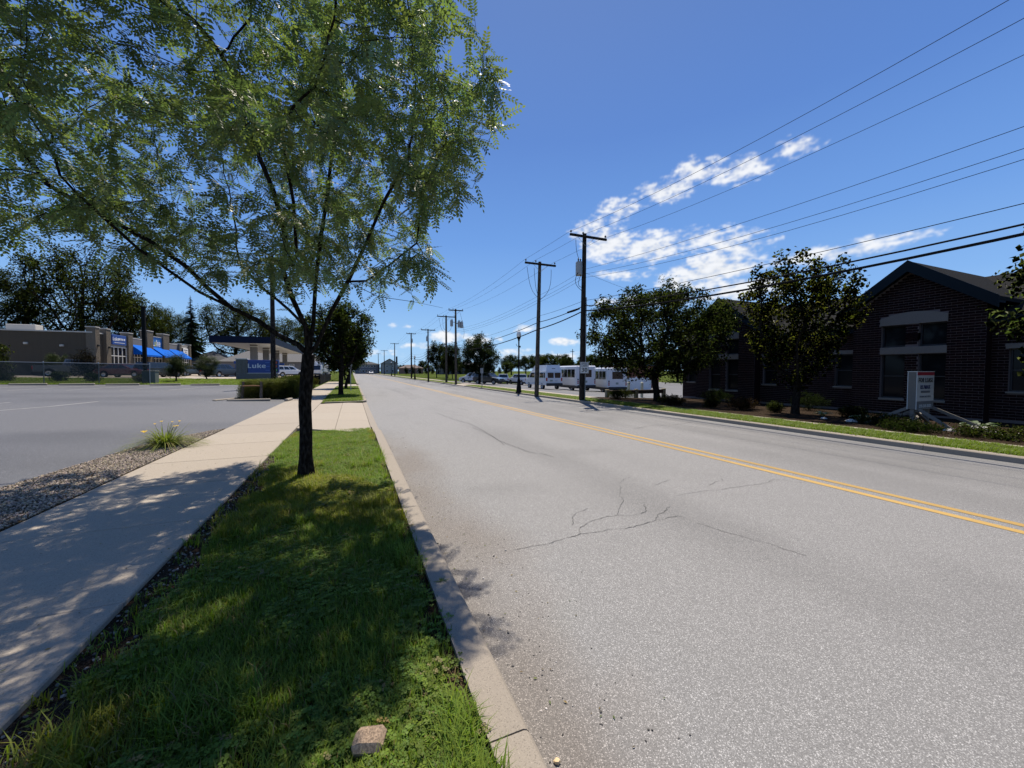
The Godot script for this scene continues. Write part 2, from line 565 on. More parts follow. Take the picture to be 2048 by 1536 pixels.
func make_road() -> void:
	var road := setting("road")
	var mb := MB.new()
	var xs := []
	var x := 0.69
	while x < 11.32:
		xs.append(x)
		x += 0.22 if x < 2.6 else 0.4
	xs.append(11.32)
	var zs := []
	var z := 8.0
	while z > -420.0:
		zs.append(z)
		z -= 0.22 if z > -12.0 and z < 1.0 else clampf(absf(z) * 0.05, 0.4, 12.0)
	zs.append(-420.0)
	var p := []
	var q := []
	for zz in zs:
		for xx in xs:
			p.append(Vector3(xx, 0, zz))
			q.append(road_tint(xx, zz))
	var k := xs.size()
	for j in zs.size() - 1:
		for i in k - 1:
			var a := j * k + i
			var b := a + k
			for t in [[a, a + 1, b + 1], [a, b + 1, b]]:
				for r in [0, 2, 1]:
					mb.v.append(p[t[r]]); mb.c.append(q[t[r]]); mb.n.append(Vector3.UP)
	obj("surface", mb, M.road_asphalt, road)
	# double yellow line, worn: short lengths of uneven edge
	for s in [[6.44, 6.56], [6.74, 6.86]]:
		var lb := MB.new()
		var zz := 6.0
		while zz > -240.0:
			var l := 0.5 if zz > -30 else 4.0
			var e := 0.008
			var a0: float = s[0] + fine.get_noise_2d(zz * 9.0, s[0]) * e
			var a1: float = s[1] + fine.get_noise_2d(zz * 9.0, s[1] + 9) * e
			var b0: float = s[0] + fine.get_noise_2d((zz - l) * 9.0, s[0]) * e
			var b1: float = s[1] + fine.get_noise_2d((zz - l) * 9.0, s[1] + 9) * e
			lb.col = grey(0.82 + 0.25 * noise.get_noise_2d(zz * 3.0, s[0] * 40.0))
			lb.quad(Vector3(a0, 0.004, zz), Vector3(a1, 0.004, zz), Vector3(b1, 0.004, zz - l), Vector3(b0, 0.004, zz - l))
			zz -= l
		obj("yellow_line", lb, M.yellow_paint, road)
	# cracks, as polylines of x, z pairs
	var cr := [
		[1.38, -3.32, 1.52, -3.32, 1.66, -3.31, 1.86, -3.33, 2.05, -3.35, 2.18, -3.38, 2.35, -3.36, 2.55, -3.36, 2.70, -3.32, 2.93, -3.32, 3.17, -3.37, 3.29, -3.36, 3.50, -3.38, 3.54, -3.33, 3.53, -3.22],
		[2.06, -3.35, 2.17, -3.39, 2.27, -3.52, 2.40, -3.59, 2.55, -3.64, 2.75, -3.67, 2.87, -3.66, 2.98, -3.58, 3.15, -3.60, 3.24, -3.61, 3.34, -3.73, 3.38, -3.81, 3.46, -3.84],
		[2.88, -3.67, 3.02, -3.83, 3.17, -3.96, 3.27, -4.06, 3.34, -4.22, 3.48, -4.40, 3.68, -4.63],
		[3.16, -3.37, 3.32, -3.49, 3.45, -3.53, 3.63, -3.64, 3.70, -3.67],
		[4.07, -3.92, 4.18, -3.94, 4.38, -3.95, 4.61, -3.95, 4.83, -3.88, 5.07, -3.90, 5.34, -3.89, 5.66, -3.86, 6.03, -3.92],
		[3.54, -3.12, 3.58, -3.01, 3.60, -2.86, 3.66, -2.73, 3.71, -2.60, 3.77, -2.48, 3.79, -2.35, 3.83, -2.22, 3.84, -2.11],
		[6.0, -3.95, 6.2, -3.91, 6.25, -3.71, 6.39, -3.60], [4.13, -4.42, 4.35, -4.50, 4.62, -4.56], [2.23, -3.61, 2.36, -3.83, 2.53, -3.94, 2.75, -4.00],
		[3.12, -15.74, 3.27, -13.36, 3.48, -11.88, 3.43, -10.34, 3.29, -8.85, 3.34, -8.01, 3.41, -7.23, 3.58, -7.00, 3.68, -6.61], [3.33, -11.11, 3.37, -9.45, 3.3, -8.83, 3.2, -8.14],
		[4.07, -41.25, 4.10, -27.80, 4.06, -21.90, 4.38, -18.39, 4.61, -15.76], [4.9, -4.1, 5.1, -4.2, 5.3, -4.22, 5.4, -4.35], [3.7, -4.7, 4.0, -4.9, 4.2, -4.9],
		[7.6, -9.0, 8.4, -9.3, 9.4, -9.2, 10.6, -9.5], [7.3, -13.5, 8.6, -13.2, 9.9, -13.6]]
	for line in cr:
		var cb := MB.new()
		var pts := []
		for i in range(0, line.size() - 2, 2):
			var a := Vector2(line[i], line[i + 1])
			var b := Vector2(line[i + 2], line[i + 3])
			var parts := maxi(2, int(a.distance_to(b) / 0.05)) if absf(a.y) < 9.0 else maxi(3, int(a.distance_to(b) / 0.25))
			for s in parts:
				var m := a.lerp(b, float(s) / parts)
				pts.append(m + Vector2(rng.randf_range(-1, 1), rng.randf_range(-1, 1)) * 0.013)
		var wide: float = 0.0028 if absf(line[1]) < 6.0 else 0.0065
		for i in pts.size() - 1:
			var d: Vector2 = (pts[i + 1] - pts[i]).normalized().orthogonal()
			var w0 := wide * (0.35 + 0.9 * absf(fine.get_noise_1d(i * 17.0 + line[0] * 50)) * 2.0)
			var w1 := wide * (0.35 + 0.9 * absf(fine.get_noise_1d((i + 1) * 17.0 + line[0] * 50)) * 2.0)
			var a3 := Vector3(pts[i].x, 0.004, pts[i].y); var b3 := Vector3(pts[i + 1].x, 0.004, pts[i + 1].y)
			var d3 := Vector3(d.x, 0, d.y)
			cb.quad(a3 + d3 * w0, a3 - d3 * w0, b3 - d3 * w1, b3 + d3 * w1)
		obj("crack", cb, M.crack, road)


func road_tint(x: float, z: float) -> Color:
	var f := 1.0 + 0.16 * noise.get_noise_2d(x * 6.0, z * 1.2) + 0.10 * fine.get_noise_2d(x * 12.0, z * 4.0)
	if x > 6.9: f *= 0.84 + 0.10 * noise.get_noise_2d(x * 20.0, z * 0.6)
	# wheel paths worn pale, oil-darkened strip down the middle of each lane
	for m in [3.6, 9.1]:
		var d0 := absf(x - m + 0.15 * noise.get_noise_2d(z * 2.0, m))
		f *= 1.0 - 0.10 * exp(-d0 * d0 / 0.12) * (0.6 + noise.get_noise_2d(z * 4.0, m * 9.0)) + 0.06 * exp(-pow(d0 - 0.85, 2.0) / 0.08)
	# old drips and rubbed-in stains
	var stain := fine.get_noise_2d(x * 9.0 + 200.0, z * 7.0)
	if stain > 0.42: f *= 1.0 - (stain - 0.42) * 0.45
	var c := grey(f)
	var d := 1.0 - clampf((x - 0.7) / (0.85 + 0.5 * noise.get_noise_2d(z * 9.0, 3.0)), 0.0, 1.0)
	d *= smoothstep(-11.5, -7.0, z)
	d *= 0.75 + 0.5 * fine.get_noise_2d(x * 30.0, z * 14.0)
	if d > 0.0:
		c = c.lerp(Color(0.94, 0.84, 0.75) * 0.82, clampf(d * 1.6, 0.0, 0.85))
	return c


func kerb_piece(x0: float, x1: float, z0: float, z1: float, top: float, face: float) -> MB:
	var mb := MB.new()
	mb.col = grey(0.92 + 0.12 * rng.randf())
	var b := 0.022
	# profile with a rounded road-side edge; face = +1 road on the +x side, -1 on the -x side
	var pr := [Vector2(x0, -0.12), Vector2(x0, top), Vector2(x1 - b, top), Vector2(x1 - b * 0.3, top - b * 0.3), Vector2(x1 + 0.008, top - b), Vector2(x1 + 0.02, -0.12)]
	if face < 0:
		pr = [Vector2(x1, -0.12), Vector2(x1, top), Vector2(x0 + b, top), Vector2(x0 + b * 0.3, top - b * 0.3), Vector2(x0 - 0.008, top - b), Vector2(x0 - 0.02, -0.12)]
	mb.prism(pr, z1 + 0.004, z0 - 0.004)
	return mb


func make_kerbs() -> void:
	var l := setting("kerb")
	var z := 4.6
	while z > -10.8:
		obj("kerb_stone", kerb_piece(0.52, 0.70, z, maxf(z - 3.05, -10.9), 0.12, 1), M.kerb_concrete, l)
		z -= 3.05
	for a in [[-10.9, -14.8], [-14.8, -18.6], [-18.6, -22.3]]:
		obj("kerb_stone", kerb_piece(0.50, 0.70, a[0], a[1], 0.016, 1), M.kerb_concrete, l)
	z = -22.3
	while z > -43.0:
		obj("kerb_stone", kerb_piece(0.52, 0.70, z, z - 3.0, 0.12, 1), M.kerb_concrete, l)
		z -= 3.0
	# curved return at the far side of the drive
	var pts := []
	for i in 7:
		var a := PI / 2 * i / 6.0
		pts.append(Vector2(0.61 - 0.75 + 0.75 * cos(a), -22.3 + 0.75 * sin(a) * 0.75))
	pts.append(Vector2(-1.3, -21.72))
	var rb := MB.new()
	rb.col = grey(0.98)
	for i in pts.size() - 1:
		var d: Vector2 = (pts[i + 1] - pts[i]).normalized().orthogonal() * 0.09
		var c4 := []
		for t in [pts[i] + d, pts[i] - d, pts[i + 1] - d, pts[i + 1] + d]: c4.append(Vector3(t.x, -0.05, t.y))
		var t4 := []
		for t in c4: t4.append(Vector3(t.x, 0.12, t.z))
		rb.block(c4, t4)
	obj("kerb_stone", rb, M.kerb_concrete, l)
	for a in [[-43.3, -50.5, 0.02], [-50.5, -120.0, 0.12], [-120.0, -300.0, 0.12]]:
		obj("kerb_stone", kerb_piece(0.52, 0.70, a[0], a[1], a[2], 1), M.kerb_concrete, l)
	var r := setting("kerb")
	z = 8.0
	while z > -40.0:
		obj("kerb_stone", kerb_piece(11.30, 11.48, z, z - 3.05, 0.12, -1), M.kerb_concrete, r)
		z -= 3.05
	for a in [[-41.0, -47.5, 0.02], [-47.5, -120.0, 0.12], [-120.0, -300.0, 0.12]]:
		obj("kerb_stone", kerb_piece(11.30, 11.48, a[0], a[1], a[2], -1), M.kerb_concrete, r)


func make_pavements() -> void:
	var w := setting("sidewalk")
	var z := 4.85
	var i := 0
	while z > -62.0:
		var mb := MB.new()
		var k := 0.93 + 0.10 * rng.randf()
		mb.col = Color(k, k * 0.99, k * 0.975)
		var y := 0.12 + rng.randf_range(-0.004, 0.004)
		mb.cbox(Vector3(-2.34, y - 0.06, z - 0.825), Vector3(1.76, 0.12, 1.638), 0.008)
		obj("slab", mb, M.concrete, w)
		z -= 1.65
	var a := setting("driveway_apron")
	var ex := [-1.44, -0.46, 0.49]
	var zn := func(x: float) -> float: return lerpf(-12.1, -10.95, (x + 1.46) / 1.98)
	var zf := func(x: float) -> float: return lerpf(-20.5, -22.25, (x + 1.46) / 1.98)
	for c in 2:
		for r in 4:
			var mb := MB.new()
			var k := 0.95 + 0.08 * rng.randf()
			mb.col = Color(k, k * 0.99, k * 0.97)
			var t := []
			var b := []
			for q in [[0, 0], [1, 0], [1, 1], [0, 1]]:
				var x: float = ex[c + q[0]] - (0.006 if q[0] else -0.006)
				var zz: float = lerpf(zn.call(x), zf.call(x), (r + q[1]) / 4.0) + (0.005 if q[1] else -0.005)
				t.append(Vector3(x, lerpf(0.122, 0.03, (x + 1.46) / 1.98), zz))
				b.append(Vector3(x, -0.05, zz))
			mb.block(b, t)
			obj("slab", mb, M.concrete, a)
	# far drive and verge paths
	var d := setting("driveway_apron")
	var db := MB.new()
	db.box(Vector3(-0.48, 0.04, -46.9), Vector3(1.9, 0.1, 7.0))
	obj("slab", db, M.concrete, d)
	var e := setting("garden_edging")
	z = 4.0
	while z > -19.0:
		var mb := MB.new()
		mb.col = grey(0.9 + 0.12 * rng.randf())
		mb.cbox(Vector3(12.84, 0.085, z - 0.75), Vector3(0.26, 0.09, 1.48), 0.008)
		obj("edging_stone", mb, M.concrete, e)
		z -= 1.5
	var f := setting("sidewalk")
	z = -19.4
	while z > -64.0:
		var mb := MB.new()
		mb.col = grey(0.94 + 0.1 * rng.randf())
		mb.cbox(Vector3(13.25, 0.07, z - 1.0), Vector3(0.8, 0.1, 1.985), 0.008)
		obj("slab", mb, M.concrete, f)
		z -= 2.0
	for q in [[-64.0, -110.0], [-110.0, -200.0], [-200.0, -300.0]]:
		var mb := MB.new()
		mb.box(Vector3(13.4, 0.08, (q[0] + q[1]) / 2), Vector3(1.3, 0.1, q[0] - q[1] - 0.02))
		obj("slab", mb, M.concrete, f)


func lot_tint(x: float, z: float) -> Color:
	# worn lanes lie across the lot, with patches of darker sealer
	var f := 0.80 + 0.30 * noise.get_noise_2d(x * 0.7 - z * 0.4, z * 6.0 + x * 1.6) + 0.16 * fine.get_noise_2d(x * 3.0, z * 12.0) + 0.22 * noise.get_noise_2d(x * 1.5 + 90.0, z * 24.0 + x * 3.0)
	f += 0.42 * exp(-pow((z + 19.0 + x * 0.10) / 4.5, 2.0)) + 0.22 * exp(-pow((z + 31.0 + x * 0.05) / 2.6, 2.0))
	return Color(f * 0.985, f, f * 1.03)


func make_lots() -> void:
	var l := setting("parking_lot")
	sheet("surface", -62.0, -3.24, -36.95, 9.0, 1.0, 1.0, 0.0, M.lot_asphalt, l, lot_tint)
	for k in 7:
		var x := -9.3 - 2.42 * k
		var mb := MB.new()
		var dx := -1.6
		for s in 5:
			var za := -36.2 + s
			var zb := za + 0.98
			var xa := x + dx * s / 5.0
			var xb := x + dx * (s + 1) / 5.0
			mb.quad(Vector3(xa, terr(xa, za) + 0.006, za), Vector3(xb, terr(xb, zb) + 0.006, zb), Vector3(xb + 0.1, terr(xb, zb) + 0.006, zb), Vector3(xa + 0.1, terr(xa, za) + 0.006, za))
		obj("stall_line", mb, M.white_paint, l)
	for k in 5:
		var mb := MB.new()
		var x := -11.0 - 2.9 * k
		for s in 6:
			var za := -24.0 + s
			var xa := x - 0.3 * s
			mb.quad(Vector3(xa, terr(xa, za) + 0.006, za), Vector3(xa - 0.3, terr(xa - 0.3, za + 1) + 0.006, za + 1), Vector3(xa - 0.2, terr(xa - 0.2, za + 1) + 0.006, za + 1), Vector3(xa + 0.1, terr(xa, za) + 0.006, za))
		obj("stall_line", mb, M.white_paint, l)
	var r := setting("parking_lot")
	sheet("surface", 13.66, 62.0, -66.0, -19.6, 1.0, 1.0, 0.0, M.lot_asphalt, r, lot_tint)
	var s := setting("forecourt")
	sheet("surface", -46.0, -5.2, -118.0, -49.5, 2.0, 2.0, 0.03, M.concrete, s)
	var v := setting("verge")
	var tint := func(x: float, z: float) -> Color: return grey(0.8 + 0.4 * fine.get_noise_2d(x * 20, z * 20))
	var vb := MB.new()
	var zz := 4.8
	while zz > -12.2:
		for i in 5:
			var xa := lerpf(-1.462, 0.522, i / 5.0)
			var xb := lerpf(-1.462, 0.522, (i + 1) / 5.0)
			vb.col = grey(0.8 + 0.4 * fine.get_noise_2d(xa * 20, zz * 20))
			vb.quad(Vector3(xa, verge_y(xa, zz), zz), Vector3(xb, verge_y(xb, zz), zz), Vector3(xb, verge_y(xb, zz - 0.5), zz - 0.5), Vector3(xa, verge_y(xa, zz - 0.5), zz - 0.5))
		zz -= 0.5
	obj("soil", vb, M.soil, v)
	for q in [[-1.46, 0.52, -43.2, -21.6], [-1.46, 0.52, -300.0, -50.6], [11.48, 12.7, -40.9, 8.0], [11.48, 13.0, -300.0, -47.6]]:
		var b := MB.new()
		b.quad(Vector3(q[0], 0.09, q[3]), Vector3(q[1], 0.09, q[3]), Vector3(q[1], 0.09, q[2]), Vector3(q[0], 0.09, q[2]))
		obj("soil", b, M.turf, v)
	var e := MB.new()
	e.box(Vector3(12.15, 0.03, -44.2), Vector3(1.7, 0.1, 6.4))
	obj("slab", e, M.concrete, setting("driveway_apron"))
	var bed := setting("planting_bed")
	sheet("mulch", 12.97, 21.3, -20.6, 5.0, 0.5, 0.5, 0.012, M.soil, bed, tint)
	# gravel bed between the lot and the sidewalk
	var g := setting("gravel_bed")
	var poly := [Vector2(-3.23, 5), Vector2(-3.23, -12.75), Vector2(-3.5, -12.3), Vector2(-3.85, -11.5), Vector2(-4.15, -10.5), Vector2(-4.25, -9.0), Vector2(-4.4, -7.2), Vector2(-4.5, -4.0), Vector2(-4.5, 5)]
	var gb := MB.new()
	var pp := []
	for t in poly: pp.append(Vector2(t.x, -t.y))
	gb.prism(pp, 0.0, 0.024, 0.0, Transform3D(Basis(Vector3.RIGHT, -PI / 2), Vector3(0, 0.1, 0)))
	obj("base", gb, M.gravel_base, g)
	var stone := []
	for k in 3:
		stone.append(pebble_mesh(k))
	var pv := PackedVector2Array(poly)
	for k in 3:
		var xf := []
		var tn := []
		while xf.size() < 9000:
			var p := Vector2(rng.randf_range(-4.55, -3.22), -pow(rng.randf(), 0.8) * 13.0 + 0.5)
			if not Geometry2D.is_point_in_polygon(p, pv): continue
			var sc := rng.randf_range(0.006, 0.015)
			xf.append(Transform3D(Basis.from_euler(Vector3(rng.randf() * TAU, rng.randf() * TAU, rng.randf() * TAU)).scaled(Vector3.ONE * sc), Vector3(p.x, 0.126 + sc * 0.3, p.y)))
			var b2 := lerpf(0.10, 0.46, pow(rng.randf(), 1.4))
			tn.append(Color(b2, b2 * rng.randf_range(0.76, 0.88), b2 * rng.randf_range(0.52, 0.74)))
		copies("gravel", g, stone[k], xf, tn, true)
	# loose stones where the verge has worn bare beside the sidewalk, and grit in the gutter
	var wx := []
	var wt := []
	for k in 1100:
		var zz2 := -rng.randf_range(1.0, 9.4)
		var x := -1.45 + absf(rng.randfn(0.0, 0.22)) * smoothstep(-9.6, -6.0, zz2)
		if x > -0.7: continue
		var sc := rng.randf_range(0.004, 0.011)
		wx.append(Transform3D(Basis.from_euler(Vector3(rng.randf() * TAU, rng.randf() * TAU, 0)).scaled(Vector3.ONE * sc), Vector3(x, verge_y(x, zz2) + sc * 0.3, zz2)))
		var b2 := rng.randf_range(0.06, 0.26)
		wt.append(Color(b2, b2 * 0.92, b2 * 0.8))
	copies("gravel", v, stone[0], wx, wt, true)
	var gx := []
	var gt := []
	for k in 900:
		var zz3 := -rng.randf_range(0.9, 12.0)
		var x := 0.72 + absf(rng.randfn(0.0, 0.45))
		if x > 2.4: continue
		var sc := rng.randf_range(0.0018, 0.0055)
		if rng.randf() < 0.02: sc *= 2.0
		gx.append(Transform3D(Basis.from_euler(Vector3(rng.randf() * TAU, rng.randf() * TAU, 0)).scaled(Vector3(sc, sc * 0.7, sc)), Vector3(x, sc * 0.5, zz3)))
		var b2 := rng.randf_range(0.03, 0.12) if rng.randf() < 0.75 else rng.randf_range(0.3, 0.6)
		gt.append(Color(b2, b2 * 0.93, b2 * 0.85))
	var grit := copies("gutter_grit", self, stone[1], gx, gt, true)
	tag(grit, "scattered dark grit and small stones in the road gutter beside the kerb", "grit")


func verge_y(x: float, z: float) -> float:
	return 0.088 + 0.012 * noise.get_noise_2d(x * 20.0, z * 20.0) - 0.06 * smoothstep(-9.8, -11.6, z)


func pebble_mesh(k: int) -> ArrayMesh:
	var mb := MB.new()
	var s := SphereMesh.new()
	s.radial_segments = 6
	s.rings = 3
	s.radius = 1.0
	s.height = 2.0
	var a := s.get_mesh_arrays()
	var vs: PackedVector3Array = a[Mesh.ARRAY_VERTEX]
	var ix: PackedInt32Array = a[Mesh.ARRAY_INDEX]
	var q := PackedVector3Array()
	for p in vs:
		var r := 1.0 + 0.35 * fine.get_noise_3d(p.x * 90 + k * 300, p.y * 90, p.z * 90)
		q.append(Vector3(p.x * 1.15, p.y * 0.7, p.z) * r)
	for i in range(0, ix.size(), 3):
		mb.tri(q[ix[i]], q[ix[i + 2]], q[ix[i + 1]])
	return mb.mesh(M.pebble)


# ---------------------------------------------------------------- plants
# branches that grow towards free room: start nodes, then one step at a time towards the nearest targets
func colonize(pos: PackedVector3Array, par: PackedInt32Array, aim: PackedVector3Array, step: float, reach: float, clear: float, rounds: int, droop := 0.0) -> Array:
	var near := PackedInt32Array()
	var dist := PackedFloat32Array()
	near.resize(aim.size())
	dist.resize(aim.size())
	for i in aim.size():
		dist[i] = 1e9
		for j in pos.size():
			var d := aim[i].distance_squared_to(pos[j])
			if d < dist[i]:
				dist[i] = d
				near[i] = j
	var live := range(aim.size())
	var kids := {}
	for r in rounds:
		var pull := {}
		for i in live:
			if dist[i] < reach * reach:
				var k := near[i]
				if kids.get(k, 0) >= 3: continue
				pull[k] = pull.get(k, Vector3.ZERO) + (aim[i] - pos[k]).normalized()
		if pull.is_empty(): break
		var first := pos.size()
		for k in pull:
			var d: Vector3 = pull[k].normalized() + Vector3(rng.randf_range(-1, 1), rng.randf_range(-1, 1) - droop, rng.randf_range(-1, 1)) * 0.22
			pos.append(pos[k] + d.normalized() * step)
			par.append(k)
			kids[k] = kids.get(k, 0) + 1
		var rest := []
		for i in live:
			var a := aim[i]
			var best := dist[i]
			for j in range(first, pos.size()):
				var d := a.distance_squared_to(pos[j])
				if d < best:
					best = d
					near[i] = j
			dist[i] = best
			if best > clear * clear: rest.append(i)
		live = rest
		if live.is_empty(): break
	return [pos, par]


func branch_radii(par: PackedInt32Array, tip: float, e: float) -> PackedFloat32Array:
	var k := par.size()
	var s := PackedFloat32Array()
	s.resize(k)
	var kids := PackedInt32Array()
	kids.resize(k)
	for i in range(k - 1, -1, -1):
		if kids[i] == 0: s[i] = pow(tip, e)
		if par[i] >= 0:
			s[par[i]] += s[i]
			kids[par[i]] += 1
	for i in k: s[i] = pow(s[i], 1.0 / e)
	return s


func branch_mesh(pos: PackedVector3Array, par: PackedInt32Array, rad: PackedFloat32Array, flare := 0.0) -> MB:
	var mb := MB.new()
	for i in pos.size():
		var p := par[i]
		if p < 0: continue
		var ra := rad[p]
		var rb := rad[i]
		# a twig leaves its limb at its own width, not the limb's
		if ra > rb * 1.6: ra = rb * 1.25
		if flare > 0.0:
			ra *= 1.0 + flare * maxf(0.0, 1.0 - pos[p].y / 0.35)
			rb *= 1.0 + flare * maxf(0.0, 1.0 - pos[i].y / 0.35)
		var sides := 10 if rb > 0.05 else (6 if rb > 0.015 else 3)
		mb.path([pos[p], pos[i]], [ra, rb], sides, rb > 0.02)
	return mb


func compound_leaf(pairs: int) -> ArrayMesh:
	var mb := MB.new()
	var at := func(t: float) -> Vector3: return Vector3(t, -0.16 * t * t, 0.0)
	for k in pairs * 2 + 1:
		var s := 1.0 if k % 2 else -1.0
		var t := 0.14 + 0.82 * (k / 2) / float(pairs)
		var ang := deg_to_rad(58.0)
		if k == pairs * 2:
			s = 0.0
			t = 0.97
			ang = 0.0
		var p: Vector3 = at.call(t)
		var d := Vector3(cos(ang), -0.10 - 0.1 * rng.randf(), s * sin(ang)).normalized()
		var l := rng.randf_range(0.19, 0.24) * (1.0 - 0.35 * absf(t - 0.5))
		var side := d.cross(Vector3.UP).normalized() * 0.052
		var up := side.cross(d).normalized()
		var m := p + d * l * 0.5 + up * 0.008
		var nn := (up + Vector3(rng.randf_range(-1, 1), 0, rng.randf_range(-1, 1)) * 0.25).normalized()
		mb.tri_n(p, m + side, p + d * l, nn, nn, nn)
		mb.tri_n(p, p + d * l, m - side, nn, nn, nn)
	mb.col = Color(0.9, 0.9, 0.5)
	mb.path([at.call(0.0), at.call(0.5), at.call(0.97)], [0.007, 0.006, 0.003], 3, false)
	return mb.mesh(M.leaf)


# a handful of leaves round a point, unit radius
func leaf_clump(count: int, size: float, aspect: float, m: Material, flat := 1.0) -> ArrayMesh:
	var mb := MB.new()
	for k in count:
		var d := Vector3(rng.randfn(0, 1), rng.randfn(0, 1) * flat, rng.randfn(0, 1)).normalized()
		var p := d * pow(rng.randf(), 0.45)
		p.y *= flat
		var nn := (d * 0.5 + Vector3(rng.randfn(0, 0.6), 0.35 + rng.randfn(0, 0.5), rng.randfn(0, 0.6))).normalized()
		var l := (d + Vector3(rng.randfn(0, 0.5), -0.35, rng.randfn(0, 0.5))).normalized()
		l = (l - nn * l.dot(nn)).normalized()
		var s := nn.cross(l)
		var z := size * rng.randf_range(0.7, 1.25)
		var w := s * z * aspect * 0.5
		var a := p - l * z * 0.5
		var b := p + l * z * 0.5 - nn * z * 0.12
		var c := rng.randf_range(0.8, 1.2)
		mb.col = Color(c, c, c)
		mb.tri_n(a, p + w + nn * z * 0.05, b, nn, (nn + s * 0.3).normalized(), nn)
		mb.tri_n(a, b, p - w + nn * z * 0.05, nn, nn, (nn - s * 0.3).normalized())
	return mb.mesh(m)


# random tint for one leaf or blade: the same spread everywhere on a plant
func green(base: Color, spread: float) -> Color:
	var f := 1.0 + rng.randf_range(-spread, spread)
	var warm := rng.randf_range(-0.5, 1.0) * spread
	return Color(base.r * f * (1.0 + warm), base.g * f * (1.0 + 0.3 * warm), base.b * f * (1.0 - 0.3 * warm))


const RIGHT := Vector3(0.9235, 0, 0.3836)
const AHEAD := Vector3(0.3836, 0, -0.9235)


